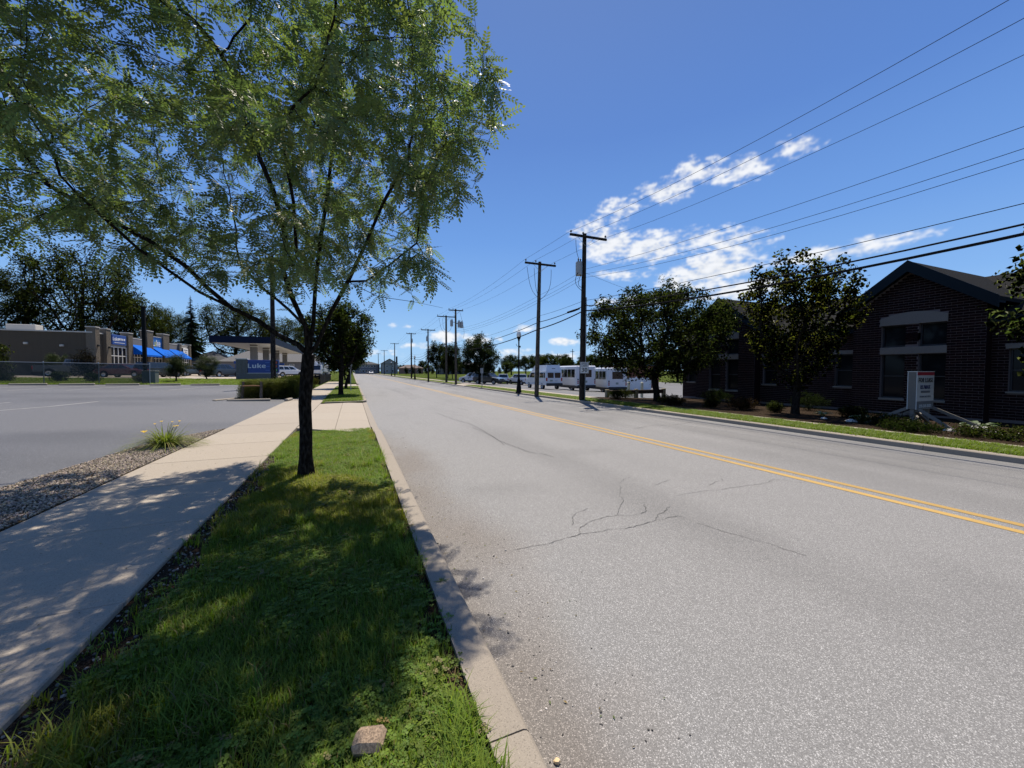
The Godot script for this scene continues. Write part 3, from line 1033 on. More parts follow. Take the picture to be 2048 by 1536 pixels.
func make_locust() -> void:
	var t := thing("honey_locust", "honey locust with feathery leaves and dark forked trunk on the grass verge", "tree", Vector3(-0.67, 0.05, -6.62))
	var pos := PackedVector3Array()
	var par := PackedInt32Array()
	# limbs: metres to the right, up and away, from the foot of the trunk
	var limbs := [
		[-1, [0, 0, 0], [0.0, 0.35, 0], [0.01, 0.75, 0], [0.0, 1.15, 0], [0.03, 1.5, 0], [0.07, 1.9, 0]],
		[5, [-0.09, 2.05, 0], [-0.4, 2.2, 0.02], [-0.7, 2.42, 0.0], [-1.0, 2.58, -0.1], [-1.28, 2.86, -0.2], [-1.47, 3.12, -0.3], [-1.86, 3.45, -0.45], [-2.4, 3.76, -0.6], [-2.95, 4.1, -0.7]],
		[5, [0.04, 2.2, 0.12], [-0.17, 2.4, 0.3], [-0.55, 2.66, 0.6], [-0.94, 2.88, 0.95], [-1.45, 3.2, 1.25], [-2.0, 3.7, 1.5]],
		[5, [0.06, 2.3, -0.04], [-0.09, 2.72, -0.12], [-0.17, 3.1, -0.2], [-0.05, 3.48, -0.32], [-0.1, 4.1, -0.5], [-0.3, 4.8, -0.7], [-0.45, 5.5, -0.8]],
		[5, [0.1, 2.4, 0.1], [0.08, 3.0, 0.22], [0.1, 3.7, 0.35], [0.16, 4.5, 0.5], [0.2, 5.3, 0.6]],
		[5, [0.2, 2.05, 0.0], [0.4, 2.55, 0.05], [0.64, 3.02, 0.1], [0.9, 3.55, 0.1], [1.2, 4.22, 0.1], [1.6, 4.9, 0.1]],
		[35, [1.05, 2.95, -0.25], [1.45, 3.1, -0.5], [1.9, 3.35, -0.7]],
		[35, [1.0, 2.85, 0.4], [1.5, 2.82, 0.7], [1.95, 2.75, 0.9]],
		[23, [0.25, 3.2, -0.6], [0.5, 3.7, -1.1], [0.6, 4.3, -1.5]],
		[8, [-1.0, 2.7, -0.7], [-1.3, 3.1, -1.2], [-1.6, 3.6, -1.6]]]
	for l in limbs:
		var k: int = l[0]
		for i in range(1, l.size()):
			pos.append(RIGHT * l[i][0] + Vector3.UP * l[i][1] + AHEAD * l[i][2])
			par.append(k)
			k = pos.size() - 1
	var aim := PackedVector3Array()
	var lump := FastNoiseLite.new()
	lump.seed = 5
	lump.frequency = 0.5
	while aim.size() < 3100:
		var r := rng.randf_range(-5.4, 3.5)
		var y := rng.randf_range(2.5, 8.5)
		var f := rng.randf_range(-3.2, 3.2)
		var q := Vector3(r / (3.25 - 0.22 * maxf(0.0, y - 5.0)), (y - 4.7) / 3.4, (f + 0.8) / 2.3) if r > 0 else Vector3(r / 5.4, (y - 5.1) / 3.3, f / 3.0)
		if q.length_squared() > 1.0 or (q.length_squared() < 0.2 and rng.randf() < 0.6): continue
		if y < 1.7 + (1.15 + 0.27 * maxf(0.0, -r - 0.3)) * (1.0 + 0.13 * f): continue
		var p := RIGHT * r + Vector3.UP * y + AHEAD * f
		if p.x - 0.67 - 0.207 * y > 0.72 + 0.7 * lump.get_noise_2d(y * 3.0, f * 3.0): continue
		if lump.get_noise_3dv(p) < -0.03 + (0.14 if y > 6.2 and r < -2.0 else 0.0): continue
		if f < -2.0 and y < 3.6: continue
		aim.append(p)
	var g := colonize(pos, par, aim, 0.16, 3.0, 0.185, 70, 0.15)
	pos = g[0]
	par = g[1]
	var rad := branch_radii(par, 0.0025, 2.05)
	for i in 6: rad[i] = [0.10, 0.094, 0.09, 0.09, 0.093, 0.09][i]
	var wood := obj("trunk", branch_mesh(pos, par, rad, 0.35), M.bark, t)
	# a limb collar and an old pruning scar
	var mb := MB.new()
	mb.lathe([Vector2(0.0, -0.02), Vector2(0.055, 0.0), Vector2(0.05, 0.02), Vector2(0.02, 0.028), Vector2(0, 0.028)], 10)
	var scar := obj("pruning_scar", mb, M.bark, wood)
	scar.transform = Transform3D(Basis(Vector3.RIGHT, PI / 2), Vector3(0.0, 1.6, 0.105))
	var kinds := [compound_leaf(6), compound_leaf(7)]
	var xf := [[], []]
	var tn := [[], []]
	for i in pos.size():
		if par[i] < 0 or rad[i] > 0.010 or i < 51: continue
		var d := (pos[i] - pos[par[i]]).normalized()
		for q in rng.randi_range(3, 4):
			var s := rng.randf_range(0.21, 0.33)
			var out := Vector3(rng.randfn(0, 1), rng.randfn(0, 0.6) - 0.5, rng.randfn(0, 1)).normalized()
			var x := (d * 0.55 + out).normalized()
			var up := (Vector3.UP + Vector3(rng.randfn(0, 0.35), 0, rng.randfn(0, 0.35))).normalized()
			up = (up - x * up.dot(x)).normalized()
			var b := Basis(x, up, x.cross(up)).scaled(Vector3.ONE * s)
			var w := rng.randi() % 2
			xf[w].append(Transform3D(Basis(x * s, up * s, x.cross(up) * s), pos[i].lerp(pos[par[i]], rng.randf())))
			tn[w].append(green(Color(0.155, 0.205, 0.085), 0.3))
	var crown := Node3D.new()
	crown.name = "crown"
	t.add_child(crown)
	for w in 2:
		copies("leaves", crown, kinds[w], xf[w], tn[w])
	print("locust nodes ", pos.size(), " leaves ", xf[0].size() + xf[1].size())


# spec: h height, base crown base, rx, rz crown half widths, r trunk radius, aims, clump size, per tip, color, shape, fork, lump
func leafy_tree(called: String, label: String, at: Vector3, s: Dictionary, group := "") -> Node3D:
	var t := thing(called, label, "tree", at, s.get("turn", 0.0), group)
	var h: float = s.h
	var base: float = s.base
	var fork: float = s.get("fork", base + 0.1 * h)
	var pos := PackedVector3Array()
	var par := PackedInt32Array()
	var n0 := 5
	var lean := Vector3(rng.randfn(0, 0.03), 0, rng.randfn(0, 0.03)) * h
	for i in n0 + 1:
		pos.append(Vector3(0, -0.08, 0) + Vector3(0, fork * i / n0, 0) + lean * pow(float(i) / n0, 2.0))
		par.append(i - 1)
	var aim := PackedVector3Array()
	var lump := FastNoiseLite.new()
	lump.seed = rng.randi() % 1000
	lump.frequency = s.get("lumpf", 2.2) / h
	var tries := 0
	while aim.size() < s.aims and tries < 60000:
		tries += 1
		var d := Vector3(rng.randfn(0, 1), rng.randfn(0, 1), rng.randfn(0, 1)).normalized() * pow(rng.randf(), 0.38)
		var y := (d.y * 0.5 + 0.5)
		var p := Vector3(d.x * s.rx, base + y * (h - base), d.z * s.rz)
		match s.get("shape", "round"):
			"vase": 
				var k := 0.45 + 0.75 * y
				p.x *= k
				p.z *= k
			"cone":
				var k := 1.25 * (1.0 - 0.8 * y)
				p.x *= k
				p.z *= k
			"oval":
				var k := 1.12 - 0.5 * y
				p.x *= k
				p.z *= k
		if lump.get_noise_3dv(p) < s.get("gap", -0.12): continue
		aim.append(p)
	var step: float = s.get("step", h * 0.045)
	var g := colonize(pos, par, aim, step, h * 0.6, step * 1.25, 60)
	pos = g[0]
	par = g[1]
	var rad := branch_radii(par, 0.0022 * h / 2.0, 2.3)
	var k3: float = s.r / rad[0]
	var thin: float = s.r * 0.16
	var tipr := 1e9
	for i in rad.size():
		rad[i] *= k3
		tipr = minf(tipr, rad[i])
	thin = maxf(thin, tipr * 2.1)
	obj("trunk", branch_mesh(pos, par, rad, 0.3), M.bark, t)
	var crown := Node3D.new()
	crown.name = "crown"
	t.add_child(crown)
	var kinds: Array = s.clumps
	var xf := []
	var tn := []
	for k in kinds.size():
		xf.append([])
		tn.append([])
	var cs: float = s.size
	for i in range(n0 + 1, pos.size()):
		if rad[i] > thin: continue
		for q in s.per:
			var w := rng.randi() % kinds.size()
			var z := cs * rng.randf_range(0.7, 1.25)
			var o := pos[i] + Vector3(rng.randfn(0, 1), rng.randfn(0, 1), rng.randfn(0, 1)) * cs * 0.45
			xf[w].append(Transform3D(Basis.from_euler(Vector3(rng.randfn(0, 0.35), rng.randf() * TAU, rng.randfn(0, 0.35))).scaled(Vector3.ONE * z), o))
			tn[w].append(green(s.color, s.get("spread", 0.25)))
	for k in kinds.size():
		copies("leaves", crown, kinds[k], xf[k], tn[k])
	return t


func again(o: Node3D, label: String, at: Vector3, turn: float, sc := Vector3.ONE, group := "") -> Node3D:
	var c: Node3D = o.duplicate()
	add_child(c, true)
	c.transform = Transform3D(Basis(Vector3.UP, turn).scaled_local(sc), at)
	c.set_meta("label", label)
	if group: c.set_meta("group", group)
	return c


func spruce(label: String, at: Vector3, h: float, w: float) -> Node3D:
	var t := thing("spruce_tree", label, "tree", at)
	var mb := MB.new()
	mb.path([Vector3(0, -0.2, 0), Vector3(0, h * 0.5, 0), Vector3(0, h, 0)], [h * 0.016, h * 0.010, 0.03], 7)
	var spray := MB.new()
	for k in 40:
		var x := k / 40.0
		var s := 1.0 if k % 2 else -1.0
		var p := Vector3(x, -0.12 * x * x, 0)
		var d := Vector3(0.5, -0.25 - 0.3 * rng.randf(), s * rng.randf_range(0.5, 1.0)).normalized()
		var l := 0.34 * (1.0 - x * 0.6)
		var q := p + d * l
		var u := Vector3(0.09, 0.02, 0)
		var nn := Vector3(rng.randfn(0, 0.3), 1, rng.randfn(0, 0.3)).normalized()
		spray.tri_n(p - u, p + u, q, nn, nn, nn)
	var sm := spray.mesh(M.leaf_matte)
	var xf := []
	var tn := []
	var y := h * 0.12
	while y < h * 0.98:
		var l := w * (1.0 - y / h) * rng.randf_range(0.8, 1.15) + 0.25
		for k in 9:
			var a := rng.randf() * TAU
			var ll := l * rng.randf_range(0.7, 1.1)
			var b := Basis.from_euler(Vector3(rng.randfn(0, 0.2), a, -0.15 - 0.25 * (1.0 - y / h) + rng.randfn(0, 0.08)))
			xf.append(Transform3D(Basis(b.x * ll, b.y * ll, b.z * ll * 0.8), Vector3(0, y + rng.randfn(0, 0.1), 0)))
			tn.append(green(Color(0.05, 0.08, 0.05), 0.2))
		y += h * 0.022
	obj("trunk", mb, M.bark, t)
	copies("crown", t, sm, xf, tn)
	return t


func grass_tuft(blades: int, h0: float, h1: float, spread: float, wide: float) -> ArrayMesh:
	var mb := MB.new()
	for k in blades:
		var a := rng.randf() * TAU
		var p := Vector3(cos(a), 0, sin(a)) * spread * sqrt(rng.randf())
		var h := rng.randf_range(h0, h1)
		var b := rng.randf() * TAU
		var lean := Vector3(cos(b), 0, sin(b)) * h * rng.randf_range(0.15, 0.9)
		var s := Vector3(-sin(b), 0, cos(b)) * wide * rng.randf_range(0.7, 1.2)
		var m := p + lean * 0.35 + Vector3.UP * h * 0.6
		var e := p + lean + Vector3.UP * h * rng.randf_range(0.75, 1.0)
		var nn := (Vector3.UP * 0.9 + Vector3(cos(b), 0, sin(b)) * -0.5).normalized()
		var c := rng.randf_range(0.75, 1.2)
		mb.col = Color(c, c, c)
		mb.tri_n(p - s, p + s, m + s * 0.8, nn, nn, nn)
		mb.tri_n(p - s, m + s * 0.8, m - s * 0.8, nn, nn, nn)
		mb.tri_n(m - s * 0.8, m + s * 0.8, e, nn, nn, nn)
	return mb.mesh(M.grass_blade)


func clover_tuft() -> ArrayMesh:
	var mb := MB.new()
	for k in 9:
		var p := Vector3(rng.randfn(0, 0.03), rng.randf_range(0.03, 0.06), rng.randfn(0, 0.03))
		var a0 := rng.randf() * TAU
		for q in 3:
			var a := a0 + q * TAU / 3.0
			var d := Vector3(cos(a), 0.15, sin(a)) * 0.013
			var s := Vector3(-sin(a), 0, cos(a)) * 0.008
			var nn := Vector3(rng.randfn(0, 0.25), 1, rng.randfn(0, 0.25)).normalized()
			mb.tri_n(p, p + d * 0.7 + s, p + d, nn, nn, nn)
			mb.tri_n(p, p + d, p + d * 0.7 - s, nn, nn, nn)
	return mb.mesh(M.grass_blade)


func make_grass() -> void:
	var kinds := [grass_tuft(9, 0.03, 0.085, 0.035, 0.0026), grass_tuft(9, 0.05, 0.14, 0.04, 0.0028), clover_tuft(), grass_tuft(7, 0.04, 0.12, 0.05, 0.0032)]
	var xf := [[], [], [], []]
	var tn := [[], [], [], []]
	var n := 0
	while n < 46000:
		var z := -0.35 - pow(rng.randf(), 1.25) * 11.5
		var x := rng.randf_range(-1.45, 0.52)
		n += 1
		# worn strip of bare soil along the sidewalk and a thin one behind the kerb
		var bare := -1.0 + 0.18 * noise.get_noise_2d(z * 30.0, 7.0) + 0.2 * smoothstep(-2.0, -0.8, z) - 0.42 * smoothstep(-7.6, -9.2, z) - 0.2
		if x < bare and rng.randf() > 0.05: continue
		if x > 0.42 + 0.12 * noise.get_noise_2d(z * 40.0, 50.0) and rng.randf() > 0.2: continue
		var pn := noise.get_noise_2d(x * 14.0, z * 14.0)
		var w := 1 if pn > 0.25 else 0
		if fine.get_noise_2d(x * 16.0 + 80, z * 16.0) > 0.05 and rng.randf() < 0.3: w = 2
		if rng.randf() < 0.2: w = 3
		var s := rng.randf_range(0.8, 1.25) * (0.75 if z < -8.5 else 1.0)
		xf[w].append(Transform3D(Basis(Vector3.UP, rng.randf() * TAU).scaled(Vector3(s, s * rng.randf_range(0.7, 1.15), s)), Vector3(x, verge_y(x, z) - 0.004, z)))
		var c := Color(0.14, 0.22, 0.03) if w != 2 else Color(0.12, 0.195, 0.032)
		if fine.get_noise_2d(x * 6.0, z * 6.0 + 40) > 0.1: c = Color(0.195, 0.225, 0.028)
		if rng.randf() < 0.06: c = Color(0.24, 0.20, 0.09)
		tn[w].append(green(c, 0.32))
	var g := thing("verge_grass", "shaded lawn grass and clover round the honey locust trunk", "grass")
	g.set_meta("kind", "stuff")
	for w in 4: copies("grass", g, kinds[w], xf[w], tn[w], true)
	var lb := MB.new()
	lb.tri_n(Vector3(-0.5, 0, 0), Vector3(0, 0.12, 0.2), Vector3(0.5, 0.05, 0), Vector3.UP, Vector3.UP, Vector3.UP)
	lb.tri_n(Vector3(-0.5, 0, 0), Vector3(0.5, 0.05, 0), Vector3(0, 0.1, -0.2), Vector3.UP, Vector3.UP, Vector3.UP)
	var lx := []
	var lt := []
	for k in 420:
		var z := -rng.randf_range(1.2, 11.0)
		var x := rng.randf_range(-3.2, -1.47) if k % 3 else 0.72 + absf(rng.randfn(0, 0.35))
		var s := rng.randf_range(0.012, 0.03)
		lx.append(Transform3D(Basis.from_euler(Vector3(rng.randfn(0, 0.15), rng.randf() * TAU, rng.randfn(0, 0.15))).scaled(Vector3.ONE * s), Vector3(x, 0.127 if x < 0 else 0.005, z)))
		lt.append(green([Color(0.2, 0.16, 0.06), Color(0.12, 0.09, 0.05), Color(0.12, 0.16, 0.04)][rng.randi() % 3], 0.3))
	tag(copies("fallen_leaflets", self, lb.mesh(M.grass_blade), lx, lt), "fallen dry leaflets scattered on the sidewalk and gutter", "litter")
	var far := grass_tuft(14, 0.05, 0.10, 0.09, 0.005)
	for q in [[-1.42, 0.5, -43.0, -22.6, 7000, "sunlit verge grass beyond the concrete driveway", 0.09], [11.5, 12.7, -40.8, 1.5, 17000, "grass strip between the far kerb and the garden edging", 0.09],
			[-42.0, -7.0, -49.0, -37.0, 9000, "rough lawn behind the chain link fence", 0.0], [11.6, 12.9, -120.0, -47.8, 3500, "grass strip under the distant utility poles", 0.09]]:
		var fx := []
		var ft := []
		for k in q[4]:
			var x := rng.randf_range(q[0], q[1])
			var z := rng.randf_range(q[2], q[3])
			var y: float = q[6] if q[6] > 0 else terr(x, z) - 0.05
			var s := rng.randf_range(0.8, 1.5) * (1.7 if q[6] == 0.0 else 1.0)
			fx.append(Transform3D(Basis(Vector3.UP, rng.randf() * TAU).scaled(Vector3(s, s * 0.85, s)), Vector3(x, y, z)))
			ft.append(green(Color(0.145, 0.205, 0.03), 0.25))
		var o := copies("verge_grass", self, far, fx, ft, true)
		tag(o, q[5], "grass")


func daylily(at: Vector3) -> void:
	var t := thing("daylily", "clump of daylily leaves with yellow flowers in the gravel bed", "plant", at)
	var mb := MB.new()
	for k in 420:
		var a := rng.randf() * TAU
		var d := Vector3(cos(a), 0, sin(a))
		var l := rng.randf_range(0.36, 0.66)
		var p := d * rng.randf() * 0.2
		var s := Vector3(-sin(a), 0, cos(a)) * 0.011
		var out := rng.randf_range(0.3, 1.25)
		var prev := p
		var c := rng.randf_range(0.75, 1.2)
		mb.col = Color(0.19 * c, 0.22 * c, 0.05 * c)
		if rng.randf() < 0.1: mb.col = Color(0.25, 0.2, 0.08)
		for q in range(1, 6):
			var u := q / 5.0
			var e := p + d * l * out * u * (0.5 + u) * 0.8 + Vector3.UP * l * (u * 1.05 - out * 0.95 * u * u)
			var w := s * (1.0 - u * 0.8)
			var w0 := s * (1.0 - (u - 0.2) * 0.8)
			mb.quad(prev - w0, prev + w0, e + w, e - w)
			prev = e
	obj("leaves", mb, M.grass_blade, t)
	var ym := mat("daylily_petal", lin(0.75, 0.5, 0.06), 0.5, {"back": lin(0.7, 0.5, 0.1)})
	var sm := mat("flower_stalk", lin(0.10, 0.14, 0.04), 0.6)
	for k in 8:
		var a := rng.randf() * TAU
		var h := rng.randf_range(0.38, 0.52)
		var e := Vector3(cos(a) * rng.randf_range(0.1, 0.32), h, sin(a) * rng.randf_range(0.1, 0.32))
		if k == 0: e = RIGHT * -0.22 + Vector3.UP * 0.34 - AHEAD * 0.22
		var st := MB.new()
		st.path([Vector3(e.x * 0.2, 0, e.z * 0.2), Vector3(e.x * 0.6, h * 0.6, e.z * 0.6), e], [0.004, 0.003, 0.003], 4)
		var so := obj("flower_stalk", st, sm, t)
		var fb := MB.new()
		var f := 1.0 if k == 0 else rng.randf_range(0.3, 0.6)
		for q in 6:
			var b := TAU * q / 6.0 + a
			var d := Vector3(cos(b), 0, sin(b))
			var s := Vector3(-sin(b), 0, cos(b)) * 0.016 * f
			var m := e + d * 0.03 * f + Vector3.UP * 0.035 * f
			var tip := e + d * 0.062 * f + Vector3.UP * 0.04 * f
			fb.quad(e, m + s, tip, m - s)
		obj("flower", fb, ym, so)


# clipped or loose hedge: twiggy core with leaf sprays over its surface
func hedge(called: String, label: String, at: Vector3, size: Vector3, clump: Array, cs: float, count: int, c: Color, cat := "hedge") -> void:
	var t := thing(called, label, cat, at)
	var core := MB.new()
	for k in int(26.0 * size.x * size.z):
		var a := Vector3(rng.randf_range(-0.42, 0.42) * size.x, -0.05, rng.randf_range(-0.42, 0.42) * size.z)
		var e := a + Vector3(rng.randfn(0, 0.14), size.y * rng.randf_range(0.75, 0.95), rng.randfn(0, 0.14))
		core.path([a, a.lerp(e, 0.5) + Vector3(rng.randfn(0, 0.05), 0, rng.randfn(0, 0.05)), e], [0.014, 0.009, 0.004], 4)
	obj("stems", core, M.bark, t)
	var xf := []
	var tn := []
	for k in count:
		var p := Vector3(rng.randf_range(-0.5, 0.5), rng.randf_range(0.02, 0.5), rng.randf_range(-0.5, 0.5))
		var f := rng.randi() % 5
		if f < 2: p.y = 0.5
		elif f == 2: p.x = 0.5 * signf(p.x)
		else: p.z = 0.5 * signf(p.z)
		p.y = p.y * 2.0 * size.y
		# rounded shoulders
		if p.y > size.y * 0.8:
			p.x *= 0.94
			p.z *= 0.94
		# most sprays sit on the clipped face, some deeper in
		var deep := 1.0 - 0.45 * pow(rng.randf(), 2.5)
		p.x *= size.x * deep
		p.z *= size.z * deep
		p.y *= lerpf(deep, 1.0, 0.5)
		p += Vector3(rng.randfn(0, 1), rng.randfn(0, 1), rng.randfn(0, 1)) * cs * 0.22
		p.y = maxf(p.y, 0.03) + 0.05 * noise.get_noise_2d((p.x + at.x) * 60.0, (p.z + at.z) * 60.0)
		xf.append(Transform3D(Basis.from_euler(Vector3(rng.randfn(0, 0.4), rng.randf() * TAU, rng.randfn(0, 0.4))).scaled(Vector3.ONE * cs * rng.randf_range(0.7, 1.2)), p))
		tn.append(green(c, 0.28))
	copies("foliage", t, clump[rng.randi() % clump.size()], xf, tn)


func shrub(called: String, label: String, at: Vector3, size: Vector3, clump: Array, cs: float, count: int, c: Color, group := "", cat := "shrub") -> Node3D:
	var t := thing(called, label, cat, at, rng.randf() * TAU, group)
	var mb := MB.new()
	for k in 7:
		var a := rng.randf() * TAU
		var e := Vector3(cos(a) * size.x * 0.33, size.y * rng.randf_range(0.55, 0.9), sin(a) * size.z * 0.33)
		mb.path([Vector3(0, -0.03, 0) + e * 0.04, Vector3(e.x * 0.35, e.y * 0.5, e.z * 0.35), e], [0.014, 0.01, 0.004], 4)
	obj("stems", mb, M.bark, t)
	var xf := []
	var tn := []
	for k in count:
		var d := Vector3(rng.randfn(0, 1), rng.randfn(0, 1), rng.randfn(0, 1)).normalized() * pow(rng.randf(), 0.4)
		var p := Vector3(d.x * size.x * 0.5, size.y * (0.54 + d.y * 0.46), d.z * size.z * 0.5)
		p += Vector3(rng.randfn(0, 1), rng.randfn(0, 1), rng.randfn(0, 1)) * cs * 0.3
		p.y = maxf(p.y, 0.04)
		xf.append(Transform3D(Basis.from_euler(Vector3(rng.randfn(0, 0.4), rng.randf() * TAU, rng.randfn(0, 0.4))).scaled(Vector3.ONE * cs * rng.randf_range(0.7, 1.25)), p))
		tn.append(green(c, 0.28))
	copies("foliage", t, clump[rng.randi() % clump.size()], xf, tn)
	return t


func hosta(label: String, at: Vector3, r: float, c: Color, edge: Color, group := "") -> void:
	var t := thing("hosta", label, "plant", at, rng.randf() * TAU, group)
	var hm := mat("hosta_leaf", lin(1, 1, 1), 0.45, {"vc": 1, "back": lin(0.5, 0.6, 0.2)})
	for k in 16:
		var a := TAU * k / 16.0 + rng.randfn(0, 0.15)
		var d := Vector3(cos(a), 0, sin(a))
		var s := Vector3(-sin(a), 0, cos(a))
		var l := r * rng.randf_range(0.75, 1.1) * (0.6 if k % 3 == 0 else 1.0)
		var up := rng.randf_range(0.35, 0.75) + (0.5 if k % 3 == 0 else 0.0)
		var pts := []
		for q in 5:
			var u := q / 4.0
			pts.append(d * l * (0.25 + 0.75 * u) + Vector3.UP * l * (up * (0.3 + 0.9 * u) - up * 0.75 * u * u))
		var wd := [0.12, 0.32, 0.36, 0.22, 0.0]
		var mb := MB.new()
		for q in 4:
			for sg in [-1.0, 1.0]:
				for band in [[0.0, 0.68, c], [0.68, 1.0, edge]]:
					var f := rng.randf_range(0.85, 1.15)
					mb.col = Color(band[2].r * f, band[2].g * f, band[2].b * f)
					var a0: Vector3 = pts[q] + s * sg * wd[q] * l * 0.55 * band[0] + Vector3.UP * wd[q] * l * 0.15 * band[0]
					var a1: Vector3 = pts[q] + s * sg * wd[q] * l * 0.55 * band[1] + Vector3.UP * wd[q] * l * 0.15 * band[1]
					var b1: Vector3 = pts[q + 1] + s * sg * wd[q + 1] * l * 0.55 * band[1] + Vector3.UP * wd[q + 1] * l * 0.15 * band[1]
					var b0: Vector3 = pts[q + 1] + s * sg * wd[q + 1] * l * 0.55 * band[0] + Vector3.UP * wd[q + 1] * l * 0.15 * band[0]
					if sg > 0: mb.quad(a0, b0, b1, a1)
					else: mb.quad(a0, a1, b1, b0)
		mb.col = c
		mb.path([Vector3.ZERO, pts[0]], [0.008, 0.006], 3, false)
		obj("leaf", mb, hm, t)


# ---------------------------------------------------------------- buildings
func part_box(called: String, parent: Node3D, a: Vector3, b: Vector3, m: Material, e := 0.0) -> MeshInstance3D:
	var mb := MB.new()
	if e > 0.0: mb.cbox((a + b) * 0.5, (b - a).abs(), e)
	else: mb.box((a + b) * 0.5, (b - a).abs())
	return obj(called, mb, m, parent)


